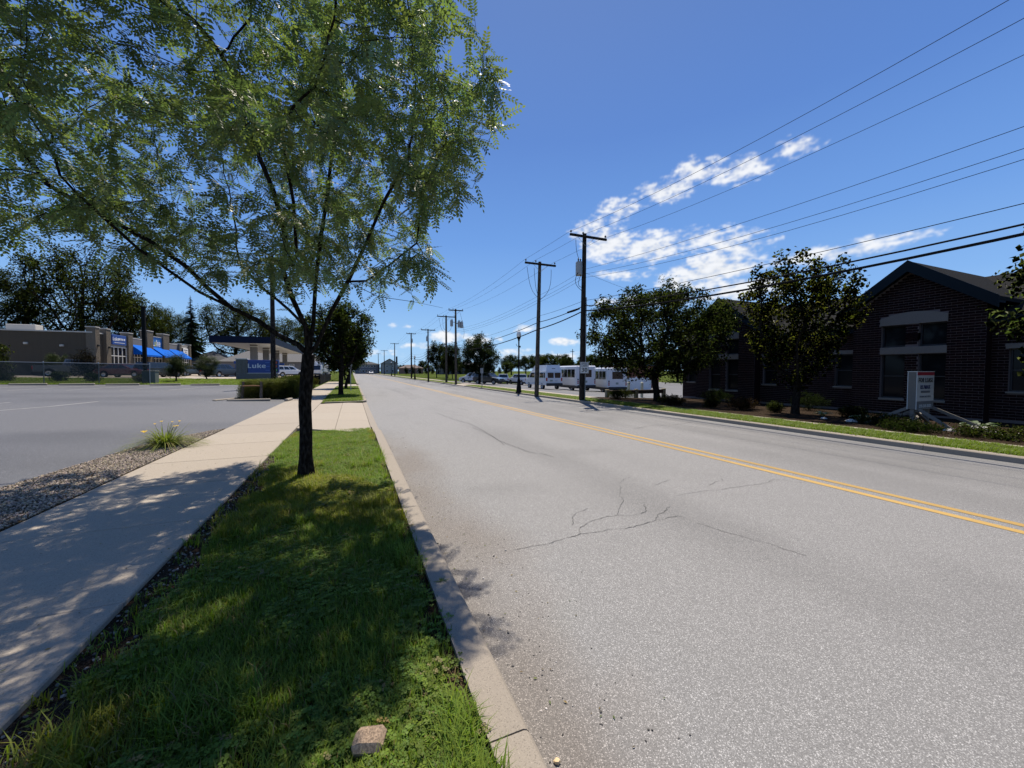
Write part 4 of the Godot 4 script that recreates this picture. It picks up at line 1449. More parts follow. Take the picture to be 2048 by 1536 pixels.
func brick_office() -> void:
	var B := Vector3(21.2, -0.3, -12.6)
	var t := thing("brick_office_building", "dark brick office building with two street gables and pale stone window bands", "building", B)
	var mortar := mat("mortar", lin(0.25, 0.205, 0.20), 0.95, {"tex": T.concrete, "tile": 0.7})
	var stone := mat("limestone", lin(0.33, 0.30, 0.26), 0.85, {"tex": T.concrete, "tile": 1.1})
	var shingle := mat("shingle", lin(0.035, 0.035, 0.034), 0.95, {"spec": 0.1, "tex": T.shingle, "tile": 0.9})
	var fascia := mat("dark_fascia", lin(0.013, 0.019, 0.023), 0.7, {"spec": 0.2})
	var frame := mat("window_frame", lin(0.03, 0.03, 0.034), 0.5)
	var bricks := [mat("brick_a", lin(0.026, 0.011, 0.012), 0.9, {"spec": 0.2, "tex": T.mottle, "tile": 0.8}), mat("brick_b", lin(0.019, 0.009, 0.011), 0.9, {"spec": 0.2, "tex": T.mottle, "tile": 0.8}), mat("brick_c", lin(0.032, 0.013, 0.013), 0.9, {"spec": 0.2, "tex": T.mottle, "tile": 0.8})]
	var wall := Node3D.new()
	wall.name = "wall"
	t.add_child(wall)
	var holes := []   # x of the wall face, z0, z1, y0, y1 (local)
	var faces := []
	var g := [4.27, -4.4]   # local z of the gable axes
	var eave := 4.65
	for zc in g:
		var m := MB.new()
		var w := 0.3
		m.box(Vector3(w / 2, eave / 2, zc - 1.5), Vector3(w, eave, 1.0))
		m.box(Vector3(w / 2, eave / 2, zc + 1.5), Vector3(w, eave, 1.0))
		m.box(Vector3(w / 2, 0.425, zc), Vector3(w, 0.85, 2.0))
		m.box(Vector3(w / 2, 2.2, zc), Vector3(w, 2.7, 0.4))
		m.box(Vector3(w / 2, 4.29, zc), Vector3(w, 0.72, 2.0))
		m.box(Vector3(w / 2, 2.86, zc - 0.6), Vector3(w, 0.28, 0.8))
		m.box(Vector3(w / 2, 2.86, zc + 0.6), Vector3(w, 0.28, 0.8))
		m.box(Vector3(w / 2, 3.6, zc), Vector3(w, 0.66, 0.4))
		m.prism([Vector2(-2.0, 0), Vector2(2.0, 0), Vector2(0, 1.5)], 0, w, 0, Transform3D(Basis(Vector3(0, 0, 1), Vector3.UP, Vector3(1, 0, 0)), Vector3(0, eave, zc)))
		# side returns of the projecting gable
		for sg in [-1.0, 1.0]:
			part_box("corner_return", wall, Vector3(0.3, 0, zc + sg * 1.8), Vector3(0.54, eave, zc + sg * 2.0), bricks[0])
		part_box("corner_return", wall, Vector3(0.01, 0, zc + 2.001), Vector3(0.29, eave, zc + 2.009), bricks[0])
		obj("mortar", m, mortar, wall)
		faces.append([0.0, zc - 2.0, zc + 2.0, 0.0, 6.1, zc])
		holes.append([zc - 1.0, zc + 1.0, 2.70, 3.02])
		for s in [-1, 1]:
			for q in [[0.85, 2.72], [3.02, 3.93]]:
				var z0: float = zc + (0.2 if s > 0 else -1.0)
				holes.append([z0, z0 + 0.8, q[0], q[1]])
				window_unit(t, Vector3(0.16, q[0], z0), 0.8, q[1] - q[0], frame)
			part_box("window_sill", t, Vector3(-0.05, 0.76, zc + (0.18 if s > 0 else -1.02)), Vector3(0.16, 0.85, zc + (1.02 if s > 0 else -0.18)), stone, 0.01)
		part_box("stone_band", t, Vector3(-0.035, 2.70, zc - 1.02), Vector3(0.1, 3.0, zc + 1.02), stone, 0.01)
		var arch := []
		for i in 13:
			var u := -1.0 + i / 6.0
			arch.append(Vector2(u * 1.03, 0.29 + 0.21 * (1.0 - u * u)))
		arch.append(Vector2(1.03, 0))
		arch.append(Vector2(-1.03, 0))
		var am := MB.new()
		am.prism(arch, 0, 0.14, 0.0, Transform3D(Basis(Vector3(0, 0, 1), Vector3.UP, Vector3(1, 0, 0)), Vector3(-0.04, 3.93, zc)))
		obj("stone_arch", am, stone, t)
		holes.append([zc - 1.03, zc + 1.03, 3.93, 4.26])
		holes.append([zc - 0.75, zc + 0.75, 4.2, 4.36])
		# gable roof: two slopes with soffit overhang, rake boards
		for s in [-1.0, 1.0]:
			var rm := MB.new()
			var zo: float = zc + s * 2.42
			var y0 := 6.42
			var y1 := 6.42 - 0.75 * 2.42
			rm.block([Vector3(-0.5, y0 - 0.14, zc), Vector3(-0.5, y1 - 0.14, zo), Vector3(7.0, y1 - 0.14, zo), Vector3(7.0, y0 - 0.14, zc)], [Vector3(-0.5, y0, zc), Vector3(-0.5, y1, zo), Vector3(7.0, y1, zo), Vector3(7.0, y0, zc)])
			obj("roof_slope", rm, shingle, t)
			var fm := MB.new()
			fm.block([Vector3(-0.55, y0 - 0.42, zc), Vector3(-0.55, y1 - 0.40, zo), Vector3(-0.502, y1 - 0.40, zo), Vector3(-0.502, y0 - 0.42, zc)], [Vector3(-0.55, y0 + 0.03, zc), Vector3(-0.55, y1 + 0.03, zo), Vector3(-0.502, y1 + 0.03, zo), Vector3(-0.502, y0 + 0.03, zc)])
			obj("rake_board", fm, fascia, t)
			var sm := MB.new()
			sm.block([Vector3(-0.5, y0 - 0.24, zc), Vector3(-0.5, y1 - 0.22, zo), Vector3(0.0, y1 - 0.22, zo), Vector3(0.0, y0 - 0.24, zc)], [Vector3(-0.5, y0 - 0.145, zc), Vector3(-0.5, y1 - 0.145, zo), Vector3(0.0, y1 - 0.145, zo), Vector3(0.0, y0 - 0.145, zc)])
			obj("soffit", sm, fascia, t)
	# main wall behind the gables, with one window in each stretch
	var stretches := [[-8.0, -6.4, [[-7.6, -6.9]]], [-2.4, 2.27, [[-2.25, -1.45], [1.3, 2.12]]], [6.27, 18.0, [[6.68, 8.1], [11.0, 12.4]]]]
	for st in stretches:
		var m := MB.new()
		var at: float = st[0]
		for h in st[2]:
			m.box(Vector3(0.65, 2.0, (at + h[0]) / 2), Vector3(0.3, 4.0, h[0] - at))
			m.box(Vector3(0.65, 0.63, (h[0] + h[1]) / 2), Vector3(0.3, 1.26, h[1] - h[0]))
			m.box(Vector3(0.65, 3.4, (h[0] + h[1]) / 2), Vector3(0.3, 1.2, h[1] - h[0]))
			at = h[1]
			window_unit(t, Vector3(0.66, 1.26, h[0]), h[1] - h[0], 1.54, frame)
			part_box("window_sill", t, Vector3(0.43, 1.2, h[0] - 0.04), Vector3(0.6, 1.27, h[1] + 0.04), stone, 0.008)
			part_box("stone_lintel", t, Vector3(0.475, 2.8, h[0] - 0.08), Vector3(0.6, 2.98, h[1] + 0.08), stone, 0.008)
			holes.append([h[0], h[1], 1.2, 2.8])
			holes.append([h[0] - 0.08, h[1] + 0.08, 2.8, 2.98])
		m.box(Vector3(0.65, 2.0, (at + st[1]) / 2), Vector3(0.3, 4.0, st[1] - at))
		obj("mortar", m, mortar, wall)
		faces.append([0.5, st[0], st[1], 0.0, 4.0, 999.0])
	var rest := MB.new()
	rest.box(Vector3(6.3, 2.0, 17.85), Vector3(11.0, 4.0, 0.3))
	rest.box(Vector3(6.3, 2.0, -7.85), Vector3(11.0, 4.0, 0.3))
	rest.box(Vector3(11.9, 2.0, 5.0), Vector3(0.3, 4.0, 26.0))
	obj("mortar", rest, mortar, wall)
	var rf := MB.new()
	for s in [-1.0, 1.0]:
		var xe: float = 0.22 if s < 0 else 12.6
		rf.block([Vector3(6.2, 6.26, -8.5), Vector3(xe, 3.86, -8.5), Vector3(xe, 3.86, 18.5), Vector3(6.2, 6.26, 18.5)], [Vector3(6.2, 6.4, -8.5), Vector3(xe, 4.0, -8.5), Vector3(xe, 4.0, 18.5), Vector3(6.2, 6.4, 18.5)])
	rf.prism([Vector2(0.6, 4.0), Vector2(11.8, 4.0), Vector2(6.2, 6.2)], -7.95, -7.7)
	obj("roof", rf, shingle, t)
	for q in [[-8.5, -6.42], [-2.38, 2.25], [6.29, 18.5]]:
		part_box("fascia", t, Vector3(0.17, 3.74, q[0]), Vector3(0.215, 4.03, q[1]), fascia)
	# bricks: those that show largest are single pieces, the others are joined
	var list := []
	var eye := Vector3(0, 1.7, 0) - B
	for f in faces:
		var row := 0
		var y: float = f[3] + 0.25
		while y < f[4] - 0.09:
			var z: float = f[1] + 0.005 - (0.155 if row % 2 else 0.0)
			while z < f[2] - 0.01:
				var z0 := maxf(z, f[1] + 0.002)
				var z1 := minf(z + 0.30, f[2] - 0.002)
				z += 0.31
				if z1 - z0 < 0.05: continue
				if f[5] < 900.0 and y + 0.1 > 4.6:
					# trim under the rake
					var half: float = 2.0 - (y + 0.1 - 4.6) / 0.75
					if half < 0.1: continue
					z0 = maxf(z0, f[5] - half)
					z1 = minf(z1, f[5] + half)
					if z1 - z0 < 0.06: continue
				for h in holes:
					if y < h[3] - 0.02 and y + 0.09 > h[2] + 0.02 and z0 < h[1] and z1 > h[0]:
						if z0 < h[0] and z1 > h[0]: z1 = h[0]
						elif z1 > h[1] and z0 < h[1]: z0 = h[1]
						else: z1 = z0
				if z1 - z0 < 0.04: continue
				list.append([Vector3(f[0], y, z0), z1 - z0])
			y += 0.1016
			row += 1
	list.sort_custom(func(a, b): return a[0].distance_squared_to(eye) < b[0].distance_squared_to(eye))
	var joined := [MB.new(), MB.new(), MB.new()]
	var meshes := {}
	var single := 0
	for b in list:
		var seen: bool = b[0].z < 9.2
		var k := rng.randi() % 3
		var l := snappedf(b[1], 0.01)
		if seen and single < 300:
			single += 1
			var key := "%d_%.2f" % [k, l]
			if not meshes.has(key):
				var mb := MB.new()
				mb.cbox(Vector3(0.0, 0.045, l / 2), Vector3(0.02, 0.086, l), 0.003)
				meshes[key] = mb.mesh(bricks[k])
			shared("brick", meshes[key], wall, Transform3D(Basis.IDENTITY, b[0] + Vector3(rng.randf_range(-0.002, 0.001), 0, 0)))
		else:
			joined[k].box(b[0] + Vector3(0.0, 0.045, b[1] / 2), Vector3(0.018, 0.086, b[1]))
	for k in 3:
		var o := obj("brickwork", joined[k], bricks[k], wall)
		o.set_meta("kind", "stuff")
	# alarm lamp and downpipe by the gable
	var lamp := MB.new()
	lamp.cbox(Vector3(-0.08, 4.3, 1.95), Vector3(0.16, 0.12, 0.1), 0.02)
	obj("wall_lamp", lamp, stone, t)
	var pipe := MB.new()
	pipe.tube(Vector3(0.44, 0.2, 2.2), Vector3(0.44, 3.8, 2.2), 0.045, 0.045, 8)
	obj("downpipe", pipe, fascia, t)


func window_unit(t: Node3D, at: Vector3, w: float, h: float, frame: Material) -> void:
	var o := Node3D.new()
	o.name = "window"
	t.add_child(o, true)
	o.position = at
	var mb := MB.new()
	var e := 0.05
	mb.box(Vector3(0.03, e / 2, w / 2), Vector3(0.08, e, w))
	mb.box(Vector3(0.03, h - e / 2, w / 2), Vector3(0.08, e, w))
	mb.box(Vector3(0.03, h / 2, e / 2), Vector3(0.076, h - 2 * e, e))
	mb.box(Vector3(0.03, h / 2, w - e / 2), Vector3(0.076, h - 2 * e, e))
	if h > 1.2: mb.box(Vector3(0.03, h * 0.5, w / 2), Vector3(0.06, 0.04, w - 2 * e))
	obj("frame", mb, frame, o)
	var gl := MB.new()
	gl.box(Vector3(0.04, h / 2, w / 2), Vector3(0.012, h - e, w - e))
	obj("pane", gl, M.glass_tinted, o)


# shop front facing the road (+x): panes between mullions; local z runs along the wall
func shop_front(t: Node3D, x: float, z0: float, z1: float, y0: float, y1: float, n: int, bar: float, m: Material) -> void:
	var o := Node3D.new()
	o.name = "shop_window"
	t.add_child(o, true)
	var mb := MB.new()
	for i in n + 1:
		var z := lerpf(z0, z1, float(i) / n)
		mb.box(Vector3(x + 0.03, (y0 + y1) / 2, z), Vector3(0.12, y1 - y0, 0.10))
	for y in [y0, bar, y1]:
		mb.box(Vector3(x + 0.028, y, (z0 + z1) / 2), Vector3(0.11, 0.10, absf(z1 - z0)))
	obj("mullion", mb, m, o)
	for i in n:
		var a := lerpf(z0, z1, float(i) / n)
		var b := lerpf(z0, z1, float(i + 1) / n)
		var g := MB.new()
		g.box(Vector3(x + 0.015, (y0 + y1) / 2, (a + b) / 2), Vector3(0.02, y1 - y0, absf(b - a)))
		obj("pane", g, M.glass_tinted, o)


func shop_building() -> void:
	var B := Vector3(-28.7, 1.08, -62.0)
	var t := thing("shop_building", "long stone shop building with piers and three bright blue awnings", "building", B)
	var st := mat("split_stone", lin(0.13, 0.11, 0.085), 0.95, {"spec": 0.1, "tex": T.mottle, "tile": Vector3(0.8, 4.0, 0.8), "bump": T.soil, "depth": 1.5})
	var pier := mat("pier_stone", lin(0.22, 0.19, 0.15), 0.95, {"spec": 0.1, "tex": T.mottle, "tile": Vector3(0.8, 4.0, 0.8), "bump": T.soil, "depth": 1.5})
	var cap := mat("coping", lin(0.42, 0.40, 0.36), 0.8)
	var alu := mat("aluminium", lin(0.62, 0.60, 0.56), 0.4)
	var blue := mat("awning_blue", lin(0.004, 0.10, 0.46), 0.85, {"spec": 0.2})
	var navy := mat("sign_navy", lin(0.012, 0.06, 0.26), 0.5)
	var white := mat("letter_white", lin(0.75, 0.75, 0.74), 0.5)
	var yellow := mat("letter_yellow", lin(0.65, 0.62, 0.05), 0.5)
	var pan := mat("beige_panel", lin(0.33, 0.31, 0.28), 0.8)
	part_box("wall", t, Vector3(-24, -0.6, -29.5), Vector3(0, 5.2, 0), st)
	part_box("coping", t, Vector3(-24.1, 5.2, -29.6), Vector3(0.08, 5.34, 0.1), cap)
	# roof units
	for q in [[-9.0, -6.0, 2.6, 1.1], [-8.0, -14.0, 1.6, 0.9], [-5.0, -11.0, 1.2, 0.8], [-16.0, -2.5, 5.0, 0.7]]:
		part_box("roof_unit", t, Vector3(q[0] - q[2] / 2, 5.3, q[1] - 0.7), Vector3(q[0] + q[2] / 2, 5.3 + q[3], q[1] + 0.7), cap, 0.05)
	# piers: z, half width, height
	for q in [[-0.35, 0.42, 5.85], [-2.65, 0.5, 5.85], [-7.9, 0.6, 5.8], [-13.6, 0.95, 6.65], [-19.1, 1.1, 6.6], [-24.8, 0.45, 5.4], [-29.3, 0.35, 5.5]]:
		part_box("pier", t, Vector3(-0.5, -0.6, q[0] - q[1]), Vector3(0.35, q[2], q[0] + q[1]), pier)
		part_box("pier_cap", t, Vector3(-0.55, q[2], q[0] - q[1] - 0.05), Vector3(0.4, q[2] + 0.12, q[0] + q[1] + 0.05), cap)
	# upper panels
	part_box("panel", t, Vector3(0.0, 3.8, -7.3), Vector3(0.06, 5.1, -3.15), pan)
	part_box("panel", t, Vector3(0.0, 3.7, -12.6), Vector3(0.06, 5.2, -8.5), mat("grey_panel", lin(0.16, 0.15, 0.14), 0.8))
	part_box("panel", t, Vector3(0.0, 3.7, -24.3), Vector3(0.06, 5.1, -20.2), M.grey_panel)
	part_box("panel", t, Vector3(0.0, 3.0, -28.9), Vector3(0.06, 5.1, -25.3), pan)
	shop_front(t, 0.06, -3.25, -7.2, 0.2, 3.75, 4, 2.6, alu)
	shop_front(t, 0.06, -8.6, -12.5, 0.2, 3.6, 5, 2.6, alu)
	shop_front(t, 0.06, -14.7, -17.9, 0.1, 3.6, 3, 2.6, alu)
	shop_front(t, 0.06, -20.3, -24.2, 0.2, 3.6, 4, 2.6, alu)
	shop_front(t, 0.06, -25.4, -28.8, 0.2, 3.0, 4, 2.2, alu)
	var tx := Basis(Vector3(0, 0, -1), Vector3.UP, Vector3(1, 0, 0))
	# first sign: word and four pictograms
	var s1 := part_box("sign", t, Vector3(0.06, 4.05, -6.9), Vector3(0.3, 5.35, -3.6), navy, 0.03)
	lettering("Luke", 0.62, white, s1, Transform3D(tx, Vector3(0.31, 4.8, -4.35)), true)
	for k in 4:
		var mb := MB.new()
		mb.cbox(Vector3(0.31, 4.8, -5.15 - 0.42 * k), Vector3(0.02, 0.26, 0.26), 0.008)
		obj("pictogram", mb, white, s1)
	part_box("sign_stripe", t, Vector3(0.3, 4.3, -6.5), Vector3(0.312, 4.36, -4.0), white)
	# second sign: tall blue bay with big letters
	var s2 := part_box("sign", t, Vector3(0.0, 4.2, -18.0), Vector3(0.12, 5.95, -14.55), mat("sign_blue", lin(0.012, 0.14, 0.40), 0.5))
	part_box("coping", t, Vector3(-0.3, 5.95, -18.0), Vector3(0.2, 6.05, -14.55), cap)
	lettering("L", 1.35, white, s2, Transform3D(tx, Vector3(0.13, 5.0, -15.2)), true)
	lettering("u", 1.25, yellow, s2, Transform3D(tx, Vector3(0.13, 4.98, -15.85)), true)
	lettering("ke", 1.35, white, s2, Transform3D(tx, Vector3(0.13, 5.0, -16.75)), true)
	# third sign: white box with dark text lines
	var s3 := part_box("sign", t, Vector3(0.06, 3.35, -28.2), Vector3(0.35, 4.75, -25.9), white, 0.03)
	part_box("sign_edge", t, Vector3(0.062, 3.3, -25.88), Vector3(0.36, 4.8, -25.8), M.trim_black)
	for k in 3:
		var w := [0.8, 0.35, 0.7][k] as float
		part_box("text_line", s3, Vector3(0.35, 4.4 - 0.36 * k, -27.05 - w), Vector3(0.357, 4.53 - 0.36 * k, -27.05 + w), M.trim_black)
	# awnings
	for z in [-11.1, -17.2, -22.9]:
		var mb := MB.new()
		var h := 2.6
		var a := [Vector3(0.08, 4.35, z + h), Vector3(0.08, 4.35, z - h), Vector3(1.7, 2.95, z - h), Vector3(1.7, 2.95, z + h)]
		mb.quad(a[3], a[2], a[1], a[0])
		mb.quad(Vector3(1.7, 2.7, z + h), Vector3(1.7, 2.7, z - h), a[2], a[3])
		mb.tri(Vector3(0.08, 2.95, z + h), a[3], a[0])
		mb.tri(Vector3(0.08, 2.95, z - h), a[1], a[2])
		obj("awning", mb, blue, t)
	# wall lamps on the piers and the side wall
	for p in [Vector3(0.42, 3.7, -0.35), Vector3(0.42, 3.6, -2.65), Vector3(-2.6, 3.6, 0.05), Vector3(-5.6, 3.8, 0.05)]:
		part_box("wall_lamp", t, p - Vector3(0.16, 0.12, 0.05), p + Vector3(0.16, 0.12, 0.2), M.trim_black if p.x > 0 else cap, 0.03)
	part_box("side_door", t, Vector3(-19.4, -0.2, 0.0), Vector3(-17.6, 2.2, 0.05), mat("brown_door", lin(0.12, 0.10, 0.08), 0.7))


func canopy() -> void:
	var y := terr(-14.0, -70.0)
	var t := thing("station_canopy", "filling station canopy with dark blue fascia and white underside on stone columns", "canopy", Vector3(-14.3, y, -82.0))
	var navy := mat("canopy_navy", lin(0.004, 0.009, 0.026), 0.6, {"spec": 0.2})
	var whit := mat("canopy_white", lin(0.62, 0.62, 0.60), 0.7)
	var stc := mat("column_stone", lin(0.30, 0.28, 0.25), 0.95, {"tex": T.mottle, "tile": Vector3(0.8, 4.0, 0.8), "bump": T.soil, "depth": 1.5})
	var b := 4.9 - (y - 0.75)
	for q in [[Vector3(-3.8, b, 16.9), Vector3(3.8, b + 0.95, 17.0)], [Vector3(-3.8, b, -20.0), Vector3(3.8, b + 0.95, -19.9)], [Vector3(-3.8, b, -19.9), Vector3(-3.7, b + 0.95, 16.9)], [Vector3(3.7, b, -19.9), Vector3(3.8, b + 0.95, 16.9)]]:
		part_box("fascia", t, q[0], q[1], navy)
	part_box("roof", t, Vector3(-3.7, b + 0.5, -19.9), Vector3(3.7, b + 0.7, 16.9), whit)
	for k in 18:
		part_box("soffit_panel", t, Vector3(-3.69, b + 0.03, -19.85 + 2.04 * k), Vector3(3.69, b + 0.06, -17.83 + 2.04 * k), whit)
	for z in [13.4, 4.5, -5.5, -15.5]:
		for x in [0.7]:
			part_box("column", t, Vector3(x - 0.42, -0.2, z - 0.42), Vector3(x + 0.42, b + 0.03, z + 0.42), stc)
			part_box("column_cap", t, Vector3(x - 0.5, b - 0.35, z - 0.5), Vector3(x + 0.5, b - 0.25, z + 0.5), whit)
	var o := thing("fuel_pump", "blue fuel pump under the canopy, behind the low stone sign", "fuel pump", Vector3(-15.2, y, -67.8), 0.0, "fuel pumps under the canopy")
	part_box("body", o, Vector3(-0.55, 0, -0.3), Vector3(0.55, 1.7, 0.3), mat("pump_blue", lin(0.02, 0.08, 0.3), 0.4), 0.04)
	part_box("topper", o, Vector3(-0.75, 1.9, -0.2), Vector3(0.75, 2.3, 0.2), M.pump_blue, 0.04)
	part_box("post", o, Vector3(-0.06, 1.7, -0.06), Vector3(0.06, 1.9, 0.06), M.galvanised)
	part_box("display", o, Vector3(-0.3, 1.1, 0.3), Vector3(0.3, 1.5, 0.315), M.glass_dark)
	var hz := MB.new()
	hz.path([Vector3(0.58, 1.2, 0.1), Vector3(0.75, 0.8, 0.2), Vector3(0.7, 0.3, 0.2), Vector3(0.58, 0.6, 0.1)], [0.025, 0.025, 0.025, 0.025], 5)
	obj("hose", hz, M.trim_black, o)
	for p in [Vector3(-12.2, y, -71.0), Vector3(-12.6, y, -84.0)]:
		again(o, "blue fuel pump under the canopy, further back between the columns", p, 0.0, Vector3.ONE, "fuel pumps under the canopy")


func hip_house(called: String, label: String, at: Vector3, w: float, d: float, h: float, rise: float, wallm: Material, roofm: Material, wins: int, gable := false) -> Node3D:
	var t := thing(called, label, "building", at)
	part_box("wall", t, Vector3(-w / 2, -0.8, -d / 2), Vector3(w / 2, h, d / 2), wallm)
	var mb := MB.new()
	var o := 0.5
	var rw := 0.0 if gable else minf(w, d) / 2
	var a := Vector3(-w / 2 - o, h, d / 2 + o); var b := Vector3(w / 2 + o, h, d / 2 + o); var c := Vector3(w / 2 + o, h, -d / 2 - o); var e := Vector3(-w / 2 - o, h, -d / 2 - o)
	if gable:
		# ridge runs away from the road view, gable end to the front
		var r0 := Vector3(0, h + rise, d / 2 + o); var r1 := Vector3(0, h + rise, -d / 2 - o)
		mb.quad(b, c, r1, r0); mb.quad(e, a, r0, r1)
		mb.tri(c, e, r1)
		var gm := MB.new()
		gm.prism([Vector2(-w / 2, h), Vector2(w / 2, h), Vector2(0, h + rise * w / (w + 2 * o))], d / 2 - 0.1, d / 2)
		obj("gable", gm, wallm, t)
	else:
		var r0 := Vector3(-w / 2 + rw, h + rise, 0); var r1 := Vector3(w / 2 - rw, h + rise, 0)
		mb.quad(a, b, r1, r0); mb.quad(c, e, r0, r1)
		mb.tri(b, c, r1); mb.tri(e, a, r0)
	mb.quad(a, e, c, b)
	obj("roof", mb, roofm, t)
	for k in wins:
		for fl in (2 if h > 4.5 else 1):
			var x := lerpf(-w * 0.36, w * 0.36, (k + 0.5) / wins)
			var y := 1.0 + 2.8 * fl
			var f := part_box("window", t, Vector3(x - 0.55, y, d / 2), Vector3(x + 0.55, y + 1.4, d / 2 + 0.05), M.white_board)
			part_box("pane", f, Vector3(x - 0.45, y + 0.1, d / 2 + 0.05), Vector3(x + 0.45, y + 1.3, d / 2 + 0.06), M.glass_dark)
	return t


func other_buildings() -> void:
	var gr := mat("grey_shingle", lin(0.20, 0.20, 0.20), 0.95, {"tex": T.shingle, "tile": 1.3})
	var gw := mat("grey_siding", lin(0.17, 0.17, 0.18), 0.85)
	var y := terr(-20.0, -105.0)
	hip_house("station_shop", "low grey shop with light shingled hip roof behind the canopy", Vector3(-16.5, y, -110.0), 22.0, 9.0, 2.9, 2.7, gw, gr, 5)
	hip_house("annex_building", "low grey annex with dark hip roof beside the spruce", Vector3(-30.5, y, -112.0), 9.0, 12.0, 2.9, 2.6, gw, mat("dark_shingle", lin(0.07, 0.075, 0.08), 0.95, {"tex": T.shingle, "tile": 1.3}), 2)
	var t := hip_house("gabled_house", "tall grey gabled house with chimney beyond the open field", Vector3(20.6, 0, -242.0), 9.0, 9.0, 6.0, 3.0, mat("house_grey", lin(0.24, 0.25, 0.24), 0.85), M.dark_shingle, 2, true)
	part_box("chimney", t, Vector3(4.0, 6.0, -1.0), Vector3(4.9, 10.5, 0.2), M.trim_black)
	hip_house("terrace_building", "long dark two storey house row beside the grey gabled house", Vector3(8.5, 0, -247.0), 13.5, 9.0, 5.6, 1.6, mat("house_dark", lin(0.10, 0.11, 0.13), 0.85), M.dark_shingle, 6)
	hip_house("bungalow", "low brown brick bungalow past the grey gabled house", Vector3(32.5, 0, -236.0), 13.0, 8.0, 3.4, 2.0, mat("house_brown", lin(0.20, 0.11, 0.085), 0.9), mat("brown_roof", lin(0.13, 0.10, 0.085), 0.95), 4)
	hip_house("distant_house", "distant low house behind the maple tree trunk", Vector3(52.0, 0, -190.0), 26.0, 9.0, 4.0, 2.2, mat("house_taupe", lin(0.16, 0.14, 0.125), 0.9), M.dark_shingle, 7)
	var ob := thing("brick_shed", "low orange brick shed behind the white vinyl fence", "shed", Vector3(44.0, -0.85, -50.0))
	part_box("wall", ob, Vector3(-5.5, 0, -3), Vector3(0.5, 3.3, 3), mat("orange_brick", lin(0.30, 0.11, 0.06), 0.9, {"tex": T.mottle, "tile": 0.6}))
	part_box("roof", ob, Vector3(-5.8, 3.3, -3.3), Vector3(0.8, 3.5, 3.3), M.dark_shingle)
	# white vinyl fence: panels between posts
	var f := thing("vinyl_fence", "white vinyl fence behind the parked minibuses", "fence", Vector3(32.2, -0.95, -40.6))
	for k in 2:
		for b in 12:
			part_box("board", f, Vector3(k * 2.4 + 0.08 + b * 0.19, 0.05, -0.02), Vector3(k * 2.4 + 0.08 + b * 0.19 + 0.184, 1.75, 0.02), M.white_board)
		part_box("post", f, Vector3(k * 2.4 - 0.06, 0, -0.06), Vector3(k * 2.4 + 0.06, 1.9, 0.06), M.white_board)
	part_box("post", f, Vector3(4.74, 0, -0.06), Vector3(4.86, 1.9, 0.06), M.white_board)


# ---------------------------------------------------------------- poles and wires
func utility_pole(label: String, at: Vector3, h: float, r: float, wood: Material, arm: float, o := {}) -> Node3D:
	var t := thing("utility_pole", label, "utility pole", at, 0.0, "utility poles along the road")
	var mb := MB.new()
	var lean: float = o.get("lean", 0.0)
	mb.path([Vector3(0, -0.2, 0), Vector3(lean * 0.5, h * 0.5, 0), Vector3(lean, h, 0)], [r, r * 0.86, r * 0.68], 10)
	obj("pole", mb, wood, t)
	if arm > 0.0:
		var y := h - 0.18
		var cx: float = lean + o.get("shift", 0.0)
		part_box("crossarm", t, Vector3(cx - arm, y - 0.06, 0.07), Vector3(cx + arm, y + 0.06, 0.17), M.pole_wood, 0.012)
		for s in [-1.0, 1.0]:
			var b := MB.new()
			b.tube(Vector3(lean, y - 0.5, 0.1), Vector3(lean + s * 0.5, y - 0.06, 0.12), 0.012, 0.012, 4)
			obj("brace", b, M.galvanised, t)
		for x in [-arm + 0.06, -0.35, arm - 0.08]:
			var i := MB.new()
			i.lathe([Vector2(0.012, 0), Vector2(0.012, 0.06), Vector2(0.05, 0.07), Vector2(0.055, 0.12), Vector2(0.03, 0.16), Vector2(0, 0.17)], 8, Vector3(cx + x, y + 0.06, 0.12))
			obj("insulator", i, M.ceramic, t)
	if o.has("transformer"):
		for p in o.transformer:
			var c := MB.new()
			c.lathe([Vector2(0, 0), Vector2(0.17, 0.0), Vector2(0.18, 0.03), Vector2(0.18, 0.66), Vector2(0.16, 0.72), Vector2(0, 0.74)], 14, Vector3(p[0], p[1], 0.0))
			var can := obj("transformer", c, mat("transformer_grey", lin(0.30, 0.30, 0.29), 0.5), t)
			for s in [-0.06, 0.07]:
				var u := MB.new()
				u.lathe([Vector2(0.03, 0), Vector2(0.045, 0.04), Vector2(0.03, 0.08), Vector2(0.045, 0.12), Vector2(0.025, 0.18), Vector2(0, 0.2)], 7, Vector3(p[0] + s, p[1] + 0.72, 0.03))
				obj("bushing", u, M.ceramic, can)
			var br := MB.new()
			br.box(Vector3(p[0] * 0.5 + lean * 0.25, p[1] + 0.5, 0), Vector3(absf(p[0]), 0.06, 0.06))
			obj("bracket", br, M.galvanised, t)
	if o.has("loops"):
		for l in o.loops:
			var w := MB.new()
			var a := Vector3(l[0], l[1], 0.12)
			var b := Vector3(l[2], l[3], 0.05)
			var pts := []
			for i in 9:
				var u := i / 8.0
				pts.append(a.lerp(b, u) + Vector3(l[4] * sin(u * PI), -l[5] * sin(u * PI), 0))
			var rr := []
			rr.resize(9)
			rr.fill(0.014)
			w.path(pts, rr, 4)
			obj("jumper_cable", w, M.cable, t)
	if o.has("conduit"):
		var c := MB.new()
		c.tube(Vector3(r * 0.9, -0.1, 0.08), Vector3(r * 0.8 + lean * 0.6, o.conduit, 0.08), 0.035, 0.035, 7)
		obj("conduit", c, M.galvanised, t)
	return t


